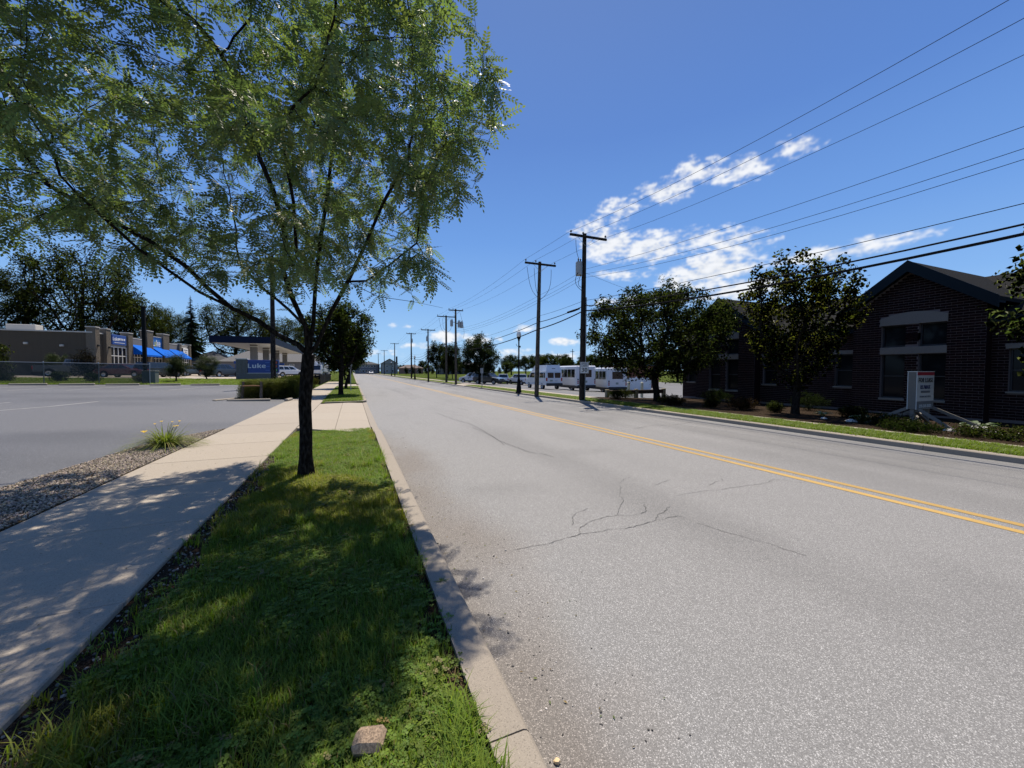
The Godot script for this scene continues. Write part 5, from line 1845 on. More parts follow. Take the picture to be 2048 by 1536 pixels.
# one wire over all its supports, sagging between them
func wire(label: String, pts: Array, sag: Array, r: float) -> void:
	var w := MB.new()
	var p := []
	var rr := []
	for k in pts.size() - 1:
		var n := 22 if k == 0 else 10
		for i in n:
			var u := float(i) / n
			p.append(pts[k].lerp(pts[k + 1], u) - Vector3.UP * 4.0 * sag[mini(k, sag.size() - 1)] * u * (1.0 - u))
			rr.append(r)
	p.append(pts[-1])
	rr.append(r)
	w.path(p, rr, 5)
	tag(obj("overhead_wire", w, M.cable), label, "wire", "overhead wires along the road")


func poles_and_wires() -> void:
	var p1 := utility_pole("dark wooden utility pole with grey transformer, carrying the speed limit sign", Vector3(11.55, 0.08, -17.9), 9.0, 0.16, M.pole_wood, 1.16, {"lean": 0.12, "shift": 0.18, "transformer": [[-0.22, 6.75]], "conduit": 5.6,
		"loops": [[-0.5, 8.6, -0.25, 7.6, -0.05, 0.1], [-0.28, 7.0, 0.0, 5.9, -0.35, 0.1], [-0.15, 6.8, 0.05, 6.1, -0.25, 0.2], [0.1, 5.3, 0.7, 5.2, 0.0, 0.12]]})
	var s := MB.new()
	s.path([Vector3(-0.95, 4.72, 0.05), Vector3(-0.55, 4.85, 0.05), Vector3(-0.2, 4.98, 0.05)], [0.05, 0.06, 0.045], 7)
	obj("cable_splice", s, M.cable, p1)
	utility_pole("pale weathered utility pole with looped cables beside the street lamp", Vector3(11.22, 0.08, -22.8), 8.75, 0.15, M.pole_pale, 1.12, {"lean": 0.22, "loops": [[-0.75, 8.3, 0.1, 6.4, -0.12, 0.35], [-0.25, 8.3, 0.12, 6.5, -0.05, 0.3], [1.0, 8.3, 0.25, 6.3, 0.25, 0.25]]})
	utility_pole("pale utility pole with three transformer cans at the lot entrance", Vector3(11.65, 0.08, -45.8), 9.1, 0.15, M.pole_pale, 0.9, {"transformer": [[-0.5, 7.0], [0.42, 6.9], [0.75, 6.85]], "loops": [[0.5, 8.7, 0.9, 5.6, 0.3, 0.5]]})
	utility_pole("grey brown utility pole just behind the three transformer pole", Vector3(11.97, 0.08, -52.3), 9.2, 0.16, M.pole_pale, 1.25, {"loops": [[-1.0, 8.8, -0.1, 6.9, -0.1, 0.5], [-0.5, 8.8, -0.1, 7.2, -0.1, 0.4], [0.8, 8.8, 0.1, 6.9, 0.2, 0.4]]})
	utility_pole("slim dark utility pole with wide crossarm at the field edge", Vector3(10.9, 0.08, -60.0), 8.1, 0.13, M.pole_wood, 1.1, {"transformer": [[-0.12, 6.2]]})
	utility_pole("dark utility pole beside the distant street lamp by the field", Vector3(11.56, 0.08, -83.0), 9.6, 0.17, M.pole_wood, 1.0, {"transformer": [[0.14, 7.6]]})
	utility_pole("distant utility pole in front of the grey gabled house", Vector3(12.5, 0.08, -126.6), 10.4, 0.17, M.pole_wood, 1.3)
	utility_pole("distant utility pole in front of the long dark house row", Vector3(13.5, 0.08, -182.6), 11.0, 0.18, M.pole_wood, 1.5)
	utility_pole("small far utility pole beyond the long dark house row", Vector3(14.4, 0.08, -240.0), 12.0, 0.2, M.pole_wood, 1.2)
	utility_pole("utility pole standing along the kerb past the brick office", Vector3(11.6, 0.08, 11.0), 9.2, 0.16, M.pole_wood, 1.16)
	var xs := [[10.68, 9.2], [11.4, 9.18], [12.65, 9.1]]
	var lab := ["topmost thin overhead wire on the road side of the crossarms", "middle thin overhead wire beside the pole tops", "thin overhead wire on the far end of the crossarms"]
	for k in 3:
		var x: float = xs[k][0]
		var dx: float = [-1.05, -0.35, 1.02][k]
		wire(lab[k], [Vector3(x, 9.2, 11.0), Vector3(x, [9.05, 8.95, 8.9][k], -17.9), Vector3(11.44 + dx, 8.9, -22.8), Vector3(11.65 + dx * 0.8, 9.15, -45.8), Vector3(11.97 + dx, 9.3, -52.3), Vector3(10.9 + dx, 8.2, -60.0), Vector3(11.56 + dx * 0.9, 9.7, -83.0), Vector3(12.5 + dx, 10.5, -126.6), Vector3(13.5 + dx, 11.1, -182.6), Vector3(14.4 + dx, 12.1, -240.0)], [0.95, 0.02, 0.35, 0.05, 0.08, 0.35, 0.9, 1.2, 1.2], 0.0065)
	var sec := [[7.2, 6.62, 0.62, "upper of three secondary wires below the transformer"], [6.95, 6.7, 0.95, "middle of three secondary wires below the transformer"], [6.76, 6.7, 1.06, "lowest of three secondary wires below the transformer"]]
	for q in sec:
		wire(q[3], [Vector3(11.7, q[1], 11.0), Vector3(11.7, q[0], -17.9), Vector3(11.4, q[0] - 0.55, -22.8), Vector3(11.6, q[0] - 0.4, -45.8)], [q[2], 0.05, 0.4], 0.0065)
	wire("thin telecom wire strung above the two thick cables", [Vector3(11.7, 5.22, 11.0), Vector3(11.62, 5.5, -17.9), Vector3(11.35, 5.3, -22.8), Vector3(11.65, 5.3, -45.8), Vector3(11.97, 5.2, -52.3), Vector3(10.95, 4.9, -60.0), Vector3(11.56, 5.4, -83.0), Vector3(12.5, 5.6, -126.6), Vector3(13.5, 6.0, -182.6)], [0.52, 0.05, 0.4, 0.05, 0.08, 0.5, 0.9, 1.0], 0.009)
	wire("thick black cable strung between the telecom wire and the thickest cable", [Vector3(11.7, 5.45, 11.0), Vector3(11.62, 5.22, -17.9), Vector3(11.35, 4.9, -22.8), Vector3(11.65, 4.85, -45.8), Vector3(11.97, 4.8, -52.3), Vector3(10.95, 4.6, -60.0), Vector3(11.56, 4.9, -83.0), Vector3(12.5, 5.1, -126.6), Vector3(13.5, 5.4, -182.6)], [0.89, 0.08, 0.45, 0.05, 0.08, 0.6, 1.0, 1.0], 0.022)
	wire("thickest black cable, lowest on the poles", [Vector3(11.7, 5.4, 11.0), Vector3(11.62, 4.96, -17.9), Vector3(11.35, 4.45, -22.8), Vector3(11.65, 4.4, -45.8), Vector3(11.97, 4.35, -52.3), Vector3(10.95, 4.2, -60.0), Vector3(11.56, 4.5, -83.0), Vector3(12.5, 4.6, -126.6), Vector3(13.5, 4.9, -182.6)], [0.92, 0.08, 0.5, 0.05, 0.08, 0.6, 1.0, 1.0], 0.033)
	wire("thin service wire dropping from the transformer pole to the brick office", [Vector3(11.75, 7.0, -17.9), Vector3(20.75, 5.2, -17.6)], [0.15], 0.006)
	# pole behind the left hedge, street sign posts
	var lp := thing("utility_pole", "thick dark utility pole rising behind the hedge and the honey locust", "utility pole", Vector3(-5.65, 0.3, -34.8), 0.0, "utility poles along the road")
	var mb := MB.new()
	mb.path([Vector3(0, -0.2, 0), Vector3(0.02, 5, 0), Vector3(0.05, 10.2, 0)], [0.19, 0.165, 0.13], 10)
	obj("pole", mb, M.pole_wood, lp)
	part_box("guard_strip", lp, Vector3(-0.03, 0, 0.16), Vector3(0.03, 2.4, 0.19), M.pole_pale)
	# two far poles over the right-hand trees
	for q in [[74.0, -132.0, 8.6], [74.1, -121.0, 9.8]]:
		var fp := thing("utility_pole", "far utility pole with crossarm above the trees behind the minibuses", "utility pole", Vector3(q[0], -0.1, q[1]), 0.6, "far poles above the trees")
		var m := MB.new()
		m.tube(Vector3(0, 0, 0), Vector3(0, q[2], 0), 0.17, 0.12, 7)
		obj("pole", m, M.pole_wood, fp)
		part_box("crossarm", fp, Vector3(-2.0, q[2] - 1.0, -0.1), Vector3(1.4, q[2] - 0.85, 0.1), M.pole_wood)


func street_lamp() -> Node3D:
	var t := thing("street_lamp", "black street lamp with frosted acorn globe beside the pale utility pole", "street lamp", Vector3(11.3, 0.08, -25.9), 0.0, "acorn street lamps")
	var b := MB.new()
	b.lathe([Vector2(0.0, 0), Vector2(0.24, 0), Vector2(0.24, 0.08), Vector2(0.19, 0.12), Vector2(0.17, 0.45), Vector2(0.14, 0.6), Vector2(0.11, 0.95), Vector2(0.08, 1.02), Vector2(0.08, 1.1)], 14)
	obj("base", b, M.black_metal, t)
	var p := MB.new()
	p.path([Vector3(0, 1.05, 0), Vector3(0, 3.85, 0)], [0.065, 0.05], 10)
	p.lathe([Vector2(0.05, 3.8), Vector2(0.08, 3.84), Vector2(0.05, 3.88)], 10)
	obj("post", p, M.black_metal, t)
	var a := MB.new()
	a.path([Vector3(-0.05, 3.42, 0), Vector3(-0.16, 3.45, 0), Vector3(-0.22, 3.6, 0)], [0.018, 0.018, 0.014], 5)
	a.box(Vector3(0.09, 3.4, 0), Vector3(0.08, 0.12, 0.08))
	obj("bracket", a, M.black_metal, t)
	var c := MB.new()
	c.lathe([Vector2(0.055, 3.86), Vector2(0.12, 4.0), Vector2(0.155, 4.1), Vector2(0.13, 4.12)], 12)
	obj("globe_fitter", c, M.black_metal, t)
	var g := MB.new()
	g.lathe([Vector2(0.13, 4.11), Vector2(0.165, 4.2), Vector2(0.17, 4.3), Vector2(0.13, 4.46), Vector2(0.07, 4.53), Vector2(0.0, 4.55)], 14)
	obj("globe", g, M.frosted_globe, t)
	var f := MB.new()
	f.lathe([Vector2(0.03, 4.54), Vector2(0.015, 4.6), Vector2(0.012, 4.68), Vector2(0, 4.72)], 8)
	obj("finial", f, M.black_metal, t)
	return t


func street_furniture() -> void:
	var l := street_lamp()
	again(l, "distant black street lamp on the grass strip by the field", Vector3(11.0, 0.08, -74.5), 0.0, Vector3.ONE, "acorn street lamps")
	again(l, "far black street lamp close to the distant grey house", Vector3(11.6, 0.08, -128.0), 0.0, Vector3.ONE, "acorn street lamps")
	# speed limit sign bolted to the pole
	var t := thing("speed_limit_sign", "white speed limit 30 sign on the dark utility pole", "traffic sign", Vector3(11.58, 1.58, -17.70), -0.5)
	var pl := part_box("plate", t, Vector3(-0.23, -0.005, 0), Vector3(0.23, 0.605, 0.006), mat("sign_white", lin(0.62, 0.62, 0.60), 0.45))
	for q in [[Vector3(-0.215, 0.01, 0.006), Vector3(0.215, 0.022, 0.009)], [Vector3(-0.215, 0.578, 0.006), Vector3(0.215, 0.59, 0.009)], [Vector3(-0.215, 0.022, 0.006), Vector3(-0.203, 0.578, 0.009)], [Vector3(0.203, 0.022, 0.006), Vector3(0.215, 0.578, 0.009)]]:
		part_box("border", t, q[0], q[1], M.trim_black)
	lettering("SPEED", 0.115, M.trim_black, pl, Transform3D(Basis.IDENTITY, Vector3(0, 0.505, 0.008)), true)
	lettering("LIMIT", 0.115, M.trim_black, pl, Transform3D(Basis.IDENTITY, Vector3(0, 0.395, 0.008)), true)
	lettering("30", 0.30, M.trim_black, pl, Transform3D(Basis.IDENTITY, Vector3(0, 0.185, 0.008)), true)
	lease_sign()
	station_sign()
	# sign posts on the left verge and by the right lot entrance
	for q in [["narrow traffic sign post on the verge under the round street tree", Vector3(-0.1, 0.08, -33.0), 2.3], ["narrow traffic sign post at the lot entrance", Vector3(11.6, 0.08, -35.5), 1.9], ["narrow traffic sign post beside the far field", Vector3(11.9, 0.08, -66.0), 2.1]]:
		var sp := thing("sign_post", q[0], "sign post", q[1])
		part_box("post", sp, Vector3(-0.03, -0.1, -0.02), Vector3(0.03, q[2], 0.02), M.galvanised)
		part_box("plate", sp, Vector3(-0.15, q[2] - 0.5, -0.03), Vector3(0.15, q[2], -0.022), M.galvanised)
	# wheel stops
	var st := MB.new()
	st.cbox(Vector3(0, 0.06, 0), Vector3(1.83, 0.13, 0.18), 0.04)
	var sm := st.mesh(M.kerb_concrete)
	for k in 6:
		var o := MeshInstance3D.new()
		o.name = "wheel_stop"
		o.mesh = sm
		add_child(o, true)
		var x := -10.4 - 2.42 * k
		o.position = Vector3(x, terr(x, -36.3), -36.3)
		o.rotation.y = rng.randfn(0, 0.015)
		tag(o, "concrete wheel stop in the row below the chain link fence", "wheel stop", "wheel stops along the lot edge")
	for q in [[Vector3(-4.95, 0.13, -23.65), 1.75, -0.03, 1.0, "long concrete wheel stop in front of the hedge posts"], [Vector3(-6.1, 0.13, -24.6), 1.75, 1.15, 1.0, "concrete wheel stop angled away at the hedge corner"], [Vector3(-3.14, 0.12, -23.5), 1.2, 1.45, 0.5, "short broken concrete block between hedge and sidewalk"]]:
		var o := MeshInstance3D.new()
		o.name = "wheel_stop"
		o.mesh = sm
		add_child(o, true)
		o.transform = Transform3D(Basis(Vector3.UP, q[2]).scaled_local(Vector3(q[3] * 1.05, 1, 1)), q[0])
		tag(o, q[4], "wheel stop", "wheel stops by the hedge")
	# old rail fence posts in front of the hedge
	for q in [[-5.55, -24.95, 0.09, "leaning grey wooden post at the left end of the hedge"], [-4.62, -24.75, 0.02, "upright grey wooden post with a broken rail at the hedge"]]:
		var t2 := thing("wooden_post", q[3], "post", Vector3(q[0], 0.1, q[1]), 0.0, "old fence posts")
		var mb := MB.new()
		mb.path([Vector3(0, -0.05, 0), Vector3(q[2] * 0.5, 0.5, 0), Vector3(q[2], 1.02, 0)], [0.075, 0.07, 0.06], 7)
		obj("post", mb, mat("old_wood", lin(0.24, 0.17, 0.12), 0.9, {"tex": T.bark, "tile": Vector3(6, 0.8, 6)}), t2)
		if q[0] > -5.0:
			var r := MB.new()
			r.path([Vector3(0, 0.78, 0.02), Vector3(-0.4, 0.8, 0.0), Vector3(-0.85, 0.78, 0)], [0.035, 0.04, 0.035], 6)
			obj("rail", r, mat("brown_wood", lin(0.26, 0.13, 0.06), 0.9), t2)
	# chain link fence with screen
	var f := thing("chain_link_fence", "chain link fence with dark green windscreen above the wheel stops", "fence", Vector3(-14.2, 0, -37.6))
	var top := []
	for k in 12:
		var x := -2.9 * k
		var y := terr(-14.2 + x, -37.6)
		var mb := MB.new()
		mb.tube(Vector3(x, y - 0.1, 0), Vector3(x, y + 1.56, 0), 0.03, 0.03, 7)
		mb.lathe([Vector2(0.035, 0), Vector2(0.03, 0.03), Vector2(0, 0.04)], 7, Vector3(x, y + 1.56, 0))
		obj("fence_post", mb, M.galvanised, f)
		top.append(Vector3(x, y + 1.52, 0))
	for k in 11:
		var mb := MB.new()
		mb.tube(top[k], top[k + 1], 0.02, 0.02, 6)
		obj("top_rail", mb, M.galvanised, f)
		var s := MB.new()
		s.quad(Vector3(top[k].x, top[k].y - 1.45, 0.035), Vector3(top[k + 1].x, top[k + 1].y - 1.45, 0.035), top[k + 1] + Vector3(0, -0.02, 0.035), top[k] + Vector3(0, -0.02, 0.035))
		obj("windscreen", s, mat("windscreen_mesh", lin(0.012, 0.022, 0.022), 0.9, {"alpha": 0.62}), f)
		# wire lattice
		var w := MB.new()
		var n := 26
		for i in range(-13, n):
			for d in [-1.0, 1.0]:
				var x0 := i * 2.9 / n * 1.0
				var a := Vector2(x0 if d > 0 else 2.9 - x0, 0)
				var b := Vector2(a.x + d * 1.45, 1.45)
				if minf(a.x, b.x) < 0.0 or maxf(a.x, b.x) > 2.9: continue
				w.path([top[k] + Vector3(-a.x, -1.48 + a.y, 0), top[k] + Vector3(-b.x, -1.48 + b.y, 0)], [0.003, 0.003], 3, false)
		obj("wire_mesh", w, M.galvanised, f)
	# transformer cabinet and litter bin by the fence
	var cb := thing("utility_cabinet", "green grey utility cabinet at the end of the chain link fence", "cabinet", Vector3(-14.7, terr(-14.7, -39.0), -39.0))
	part_box("cabinet", cb, Vector3(-0.4, -0.1, -0.35), Vector3(0.42, 0.92, 0.35), mat("cabinet_green", lin(0.10, 0.12, 0.11), 0.6), 0.03)
	part_box("lid", cb, Vector3(-0.43, 0.92, -0.38), Vector3(0.45, 0.98, 0.38), M.cabinet_green, 0.02)
	part_box("door_seam", cb, Vector3(0.0, 0.05, 0.35), Vector3(0.012, 0.88, 0.356), M.trim_black)
	# lot lamp post
	var lp := thing("lot_lamp_post", "tall dark square lamp post in front of the blue awnings", "lamp post", Vector3(-18.85, terr(-18.85, -49.0), -49.0))
	part_box("post", lp, Vector3(-0.14, 0.5, -0.14), Vector3(0.14, 7.0, 0.14), M.black_metal, 0.02)
	part_box("footing", lp, Vector3(-0.3, -0.1, -0.3), Vector3(0.3, 0.5, 0.3), M.kerb_concrete, 0.03)
	part_box("lamp_head", lp, Vector3(-0.2, 7.0, -0.2), Vector3(0.2, 7.1, 0.2), M.black_metal, 0.03)
	# bollards and timber rail at the right lot
	for q in [[20.55, -25.0, "pale yellow bollard on the timber rail side of the lot"], [21.2, -24.2, "pale yellow bollard nearest the brick office"]]:
		var y := terr(q[0], q[1])
		var b := thing("bollard", q[2], "bollard", Vector3(q[0], y, q[1]), 0.0, "bollards at the lot")
		var mb := MB.new()
		mb.lathe([Vector2(0.11, -0.1), Vector2(0.11, 0.02 - y + 0.72), Vector2(0.09, 0.78 - y), Vector2(0.05, 0.83 - y), Vector2(0, 0.84 - y)], 14)
		obj("sleeve", mb, mat("bollard_cream", lin(0.50, 0.47, 0.33), 0.6), b)
		part_box("base_plate", b, Vector3(-0.16, -0.02, -0.16), Vector3(0.16, 0.012, 0.16), M.galvanised)
	var tr := thing("timber_rail", "low brown timber guard rail at the edge of the right lot", "rail", Vector3(15.0, terr(15.0, -20.2), -20.3))
	var tw := mat("timber_brown", lin(0.10, 0.06, 0.04), 0.9, {"tex": T.bark, "tile": Vector3(1.2, 6, 6)})
	part_box("beam", tr, Vector3(0.12, 0.18, -0.08), Vector3(4.6, 0.44, 0.08), tw, 0.02)
	for x in [0.0, 2.3, 4.65]:
		part_box("post", tr, Vector3(x - 0.12, -0.2, -0.1), Vector3(x + 0.12, 0.5, 0.1), mat("timber_pale", lin(0.28, 0.24, 0.15), 0.9), 0.02)
	# black mesh fence along the far sidewalk
	var bf := thing("black_mesh_fence", "low black mesh fence along the far sidewalk", "fence", Vector3(-3.45, 0.1, -50.0))
	for k in 9:
		part_box("post", bf, Vector3(-0.04, 0, -3.0 * k - 0.04), Vector3(0.04, 1.15, -3.0 * k + 0.04), M.black_metal)
		if k < 8: part_box("screen", bf, Vector3(-0.01, 0.05, -3.0 * k - 2.96), Vector3(0.01, 1.1, -3.0 * k - 0.04), M.black_metal)
	part_box("screen", bf, Vector3(-1.6, 0.05, -0.01), Vector3(-0.04, 1.1, 0.01), M.black_metal)
	# block of rough stone in the grass, pebble in the gutter, weed on the kerb joint
	var rk := MB.new()
	rk.cbox(Vector3.ZERO, Vector3(0.13, 0.085, 0.095), 0.02, Basis.from_euler(Vector3(0.28, 0.15, -0.10)))
	var rn := PackedVector3Array()
	for p in rk.v: rn.append(p * (1.0 + 0.30 * fine.get_noise_3dv(p * 420.0)))
	rk.v = rn
	var ro := obj("rock", rk, mat("sandstone", lin(0.50, 0.36, 0.24), 0.95, {"tex": T.mottle, "tile": 0.12, "bump": T.soil, "depth": 0.3}))
	ro.position = Vector3(0.045, 0.13, -1.69)
	ro.rotation.y = -0.42
	tag(ro, "blocky tan sandstone rock half sunk in the verge grass", "rock")
	var pb := MeshInstance3D.new()
	pb.name = "rock"
	pb.mesh = pebble_mesh(7)
	(pb.mesh as ArrayMesh).surface_set_material(0, mat("tan_stone", lin(0.55, 0.42, 0.24), 0.85))
	add_child(pb, true)
	pb.transform = Transform3D(Basis.from_scale(Vector3.ONE * 0.014), Vector3(0.80, 0.008, -1.415))
	tag(pb, "small tan stone lying on the road beside the kerb", "rock")
	var wd := thing("weed", "small green weed growing from a kerb joint", "plant", Vector3(0.61, 0.115, -2.83))
	var wb := MB.new()
	wb.col = Color(0.11, 0.16, 0.03)
	for k in 26:
		var a := rng.randf() * TAU
		var d := Vector3(cos(a) * 1.4, 0, sin(a) * 0.7)
		var e := d * rng.randf_range(0.02, 0.06) + Vector3.UP * rng.randf_range(0.005, 0.03)
		wb.quad(Vector3.ZERO, e * 0.6 + Vector3(-d.z, 0.004, d.x) * 0.004, e, e * 0.6 - Vector3(-d.z, -0.004, d.x) * 0.004)
	obj("leaves", wb, M.grass_blade, wd)


func lease_sign() -> void:
	var y := terr(16.0, -6.0)
	var t := thing("lease_sign", "white for lease sign with red header on braced wooden legs", "sign", Vector3(16.0, y, -6.05))
	var wood := mat("sign_wood", lin(0.22, 0.21, 0.19), 0.85, {"tex": T.concrete, "tile": 0.6})
	var wht := mat("sign_face", lin(0.50, 0.50, 0.48), 0.55)
	var red := mat("sign_red", lin(0.35, 0.02, 0.03), 0.5)
	var gy := mat("sign_grey", lin(0.14, 0.15, 0.16), 0.55)
	for s in [-1.0, 1.0]:
		var f := part_box("face", t, Vector3(-0.5, 0.56, s * 0.1 - 0.008), Vector3(0.5, 1.68, s * 0.1 + 0.008), wht)
		var b := Basis.IDENTITY if s > 0 else Basis(Vector3.UP, PI)
		var o := Vector3(0, 0, s * 0.1)
		var put := func(h0: float, h1: float, w: float, m: Material, called: String) -> void:
			part_box(called, f, Vector3(-w, h0, s * 0.108 - 0.002), Vector3(w, h1, s * 0.108 + 0.003), m)
		put.call(1.58, 1.675, 0.495, red, "header")
		put.call(0.565, 0.80, 0.495, gy, "footer")
		put.call(1.05, 1.115, 0.27, gy, "slogan_bar")
		lettering("FOR LEASE", 0.185, M.trim_black, f, Transform3D(b, o + b * Vector3(0, 1.435, 0.012)), true, 0.92)
		lettering("RE/MAX", 0.165, mat("sign_navy_ink", lin(0.02, 0.03, 0.10), 0.5), f, Transform3D(b, o + b * Vector3(-0.02, 1.225, 0.012)), true, 0.95)
		lettering("RE/MAX LIFESTYLES", 0.075, gy, f, Transform3D(b, o + b * Vector3(0, 0.94, 0.012)), false)
		lettering("219-241-8401", 0.14, wht, f, Transform3D(b, o + b * Vector3(0, 0.655, 0.014)), true, 0.85)
	part_box("cap_board", t, Vector3(-0.51, 1.68, -0.115), Vector3(0.51, 1.70, 0.115), wht)
	for s in [-1.0, 1.0]:
		part_box("leg", t, Vector3(s * 0.42 - 0.045, -0.1, -0.045), Vector3(s * 0.42 + 0.045, 1.67, 0.045), wood)
		part_box("end_board", t, Vector3(s * 0.49 - 0.01, 0.56, -0.09), Vector3(s * 0.49 + 0.01, 1.68, 0.09), wood)
	# braces: two cross boards between the legs and four long props to the ground
	for q in [[Vector3(-0.42, 0.5, 0.06), Vector3(0.42, 0.1, 0.06)], [Vector3(0.42, 0.48, -0.06), Vector3(-0.42, 0.08, -0.06)], [Vector3(-0.42, 0.62, 0.06), Vector3(-0.6, 0.0, 1.0)], [Vector3(0.42, 0.62, 0.06), Vector3(0.62, 0.0, 1.25)], [Vector3(-0.42, 0.62, -0.06), Vector3(-0.6, 0.0, -1.1)], [Vector3(0.42, 0.62, -0.06), Vector3(0.62, 0.0, -1.1)]]:
		var a: Vector3 = q[0]
		var b: Vector3 = q[1]
		var d := (b - a).normalized()
		var u := d.cross(Vector3.RIGHT if absf(d.x) < 0.8 else Vector3.UP).normalized()
		var mb := MB.new()
		mb.box((a + b) / 2, Vector3(0.035, 0.085, a.distance_to(b)), Basis(d.cross(u), u, d))
		obj("brace", mb, wood, t)
	var sb := thing("sandbag", "pale sandbag weighing down a brace of the for lease sign", "sandbag", Vector3(16.45, y + 0.03, -4.95), 0.4)
	var bm := MB.new()
	bm.lathe([Vector2(0, -0.02), Vector2(0.2, 0.0), Vector2(0.24, 0.05), Vector2(0.2, 0.1), Vector2(0, 0.12)], 12)
	var o2 := obj("bag", bm, mat("sack_grey", lin(0.42, 0.42, 0.40), 0.95, {"tex": T.mottle, "tile": 0.3}), sb)
	o2.scale = Vector3(1.3, 1, 0.8)


func station_sign() -> void:
	var y := terr(-8.8, -47.0)
	var t := thing("station_price_sign", "low stone roadside sign with blue panel and fuel prices", "sign", Vector3(-8.85, y - 0.05, -47.0))
	var stn := mat("sign_stone", lin(0.22, 0.21, 0.20), 0.95, {"tex": T.mottle, "tile": Vector3(1.5, 6, 1.5), "bump": T.soil, "depth": 1.5})
	var capm := mat("sign_coping", lin(0.5, 0.5, 0.49), 0.8)
	var blu := mat("sign_panel_blue", lin(0.010, 0.045, 0.22), 0.45)
	part_box("base", t, Vector3(-2.0, 0, -0.35), Vector3(1.6, 0.72, 0.35), stn, 0.02)
	part_box("coping", t, Vector3(-1.05, 0.72, -0.36), Vector3(1.62, 0.77, 0.36), capm)
	for k in 9:
		var mb := MB.new()
		for i in 2:
			mb.cbox(Vector3(-1.76 + 0.48 * i, 0.81 + 0.157 * k, 0.0), Vector3(0.47, 0.15, 0.66 + 0.03 * rng.randf()), 0.015)
		obj("stone_course", mb, stn, t)
	part_box("pillar_cap", t, Vector3(-2.05, 2.16, -0.38), Vector3(-1.0, 2.24, 0.38), capm)
	var p := part_box("panel", t, Vector3(-1.0, 0.78, -0.22), Vector3(1.75, 2.12, 0.22), blu, 0.02)
	lettering("Luke", 0.62, mat("sign_letter", lin(0.55, 0.56, 0.6), 0.5), p, Transform3D(Basis.IDENTITY, Vector3(-0.22, 1.5, 0.224)), true, 1.15)
	for k in 3:
		var c: Color = [lin(0.75, 0.10, 0.07), lin(0.75, 0.12, 0.08), lin(0.10, 0.65, 0.25)][k]
		part_box("price_display", p, Vector3(0.98, 0.9 + 0.4 * (2 - k), 0.221), Vector3(1.68, 1.22 + 0.4 * (2 - k), 0.232), M.trim_black)
		lettering(["3.19", "3.89", "3.59"][k], 0.34, mat("price_%d" % k, c, 0.5), p, Transform3D(Basis.IDENTITY, Vector3(1.33, 1.06 + 0.4 * (2 - k), 0.236)), true, 0.8)
		part_box("grade_label", p, Vector3(0.55, 1.02 + 0.4 * (2 - k), 0.221), Vector3(0.92, 1.08 + 0.4 * (2 - k), 0.228), mat("grade_blue", lin(0.05, 0.12, 0.4), 0.5))


# ---------------------------------------------------------------- vehicles: front towards +x, z across
func wheels(t: Node3D, xs: Array, w: float, r: float) -> void:
	for x in xs:
		for s in [-1.0, 1.0]:
			var o := Node3D.new()
			o.name = "wheel"
			t.add_child(o, true)
			o.transform = Transform3D(Basis(Vector3.RIGHT, PI / 2 * s), Vector3(x, r, s * (w - 0.11)))
			var a := MB.new()
			a.lathe([Vector2(r * 0.62, -0.11), Vector2(r * 0.93, -0.11), Vector2(r, -0.07), Vector2(r, 0.07), Vector2(r * 0.93, 0.11), Vector2(r * 0.62, 0.11)], 18)
			obj("tyre", a, M.tyre, o)
			var b := MB.new()
			b.lathe([Vector2(0, -0.1), Vector2(r * 0.63, -0.1), Vector2(r * 0.63, 0.09), Vector2(r * 0.52, 0.06), Vector2(r * 0.2, 0.05), Vector2(0, 0.07)], 14)
			obj("rim", b, M.rim, o)


func side_glass(t: Node3D, pts: Array, w: float, s: float) -> void:
	# pts: polygon of Vector3(x, y, half width at that height)
	var mb := MB.new()
	var q := []
	for p in pts: q.append(Vector3(p.x, p.y, s * (p.z + 0.006)))
	var mid := Vector3(pts[0].x, pts[0].y, 0)
	for i in range(1, q.size() - 1):
		if s > 0: mb.tri(q[0], q[i], q[i + 1])
		else: mb.tri(q[0], q[i + 1], q[i])
	obj("window", mb, M.glass_dark, t)


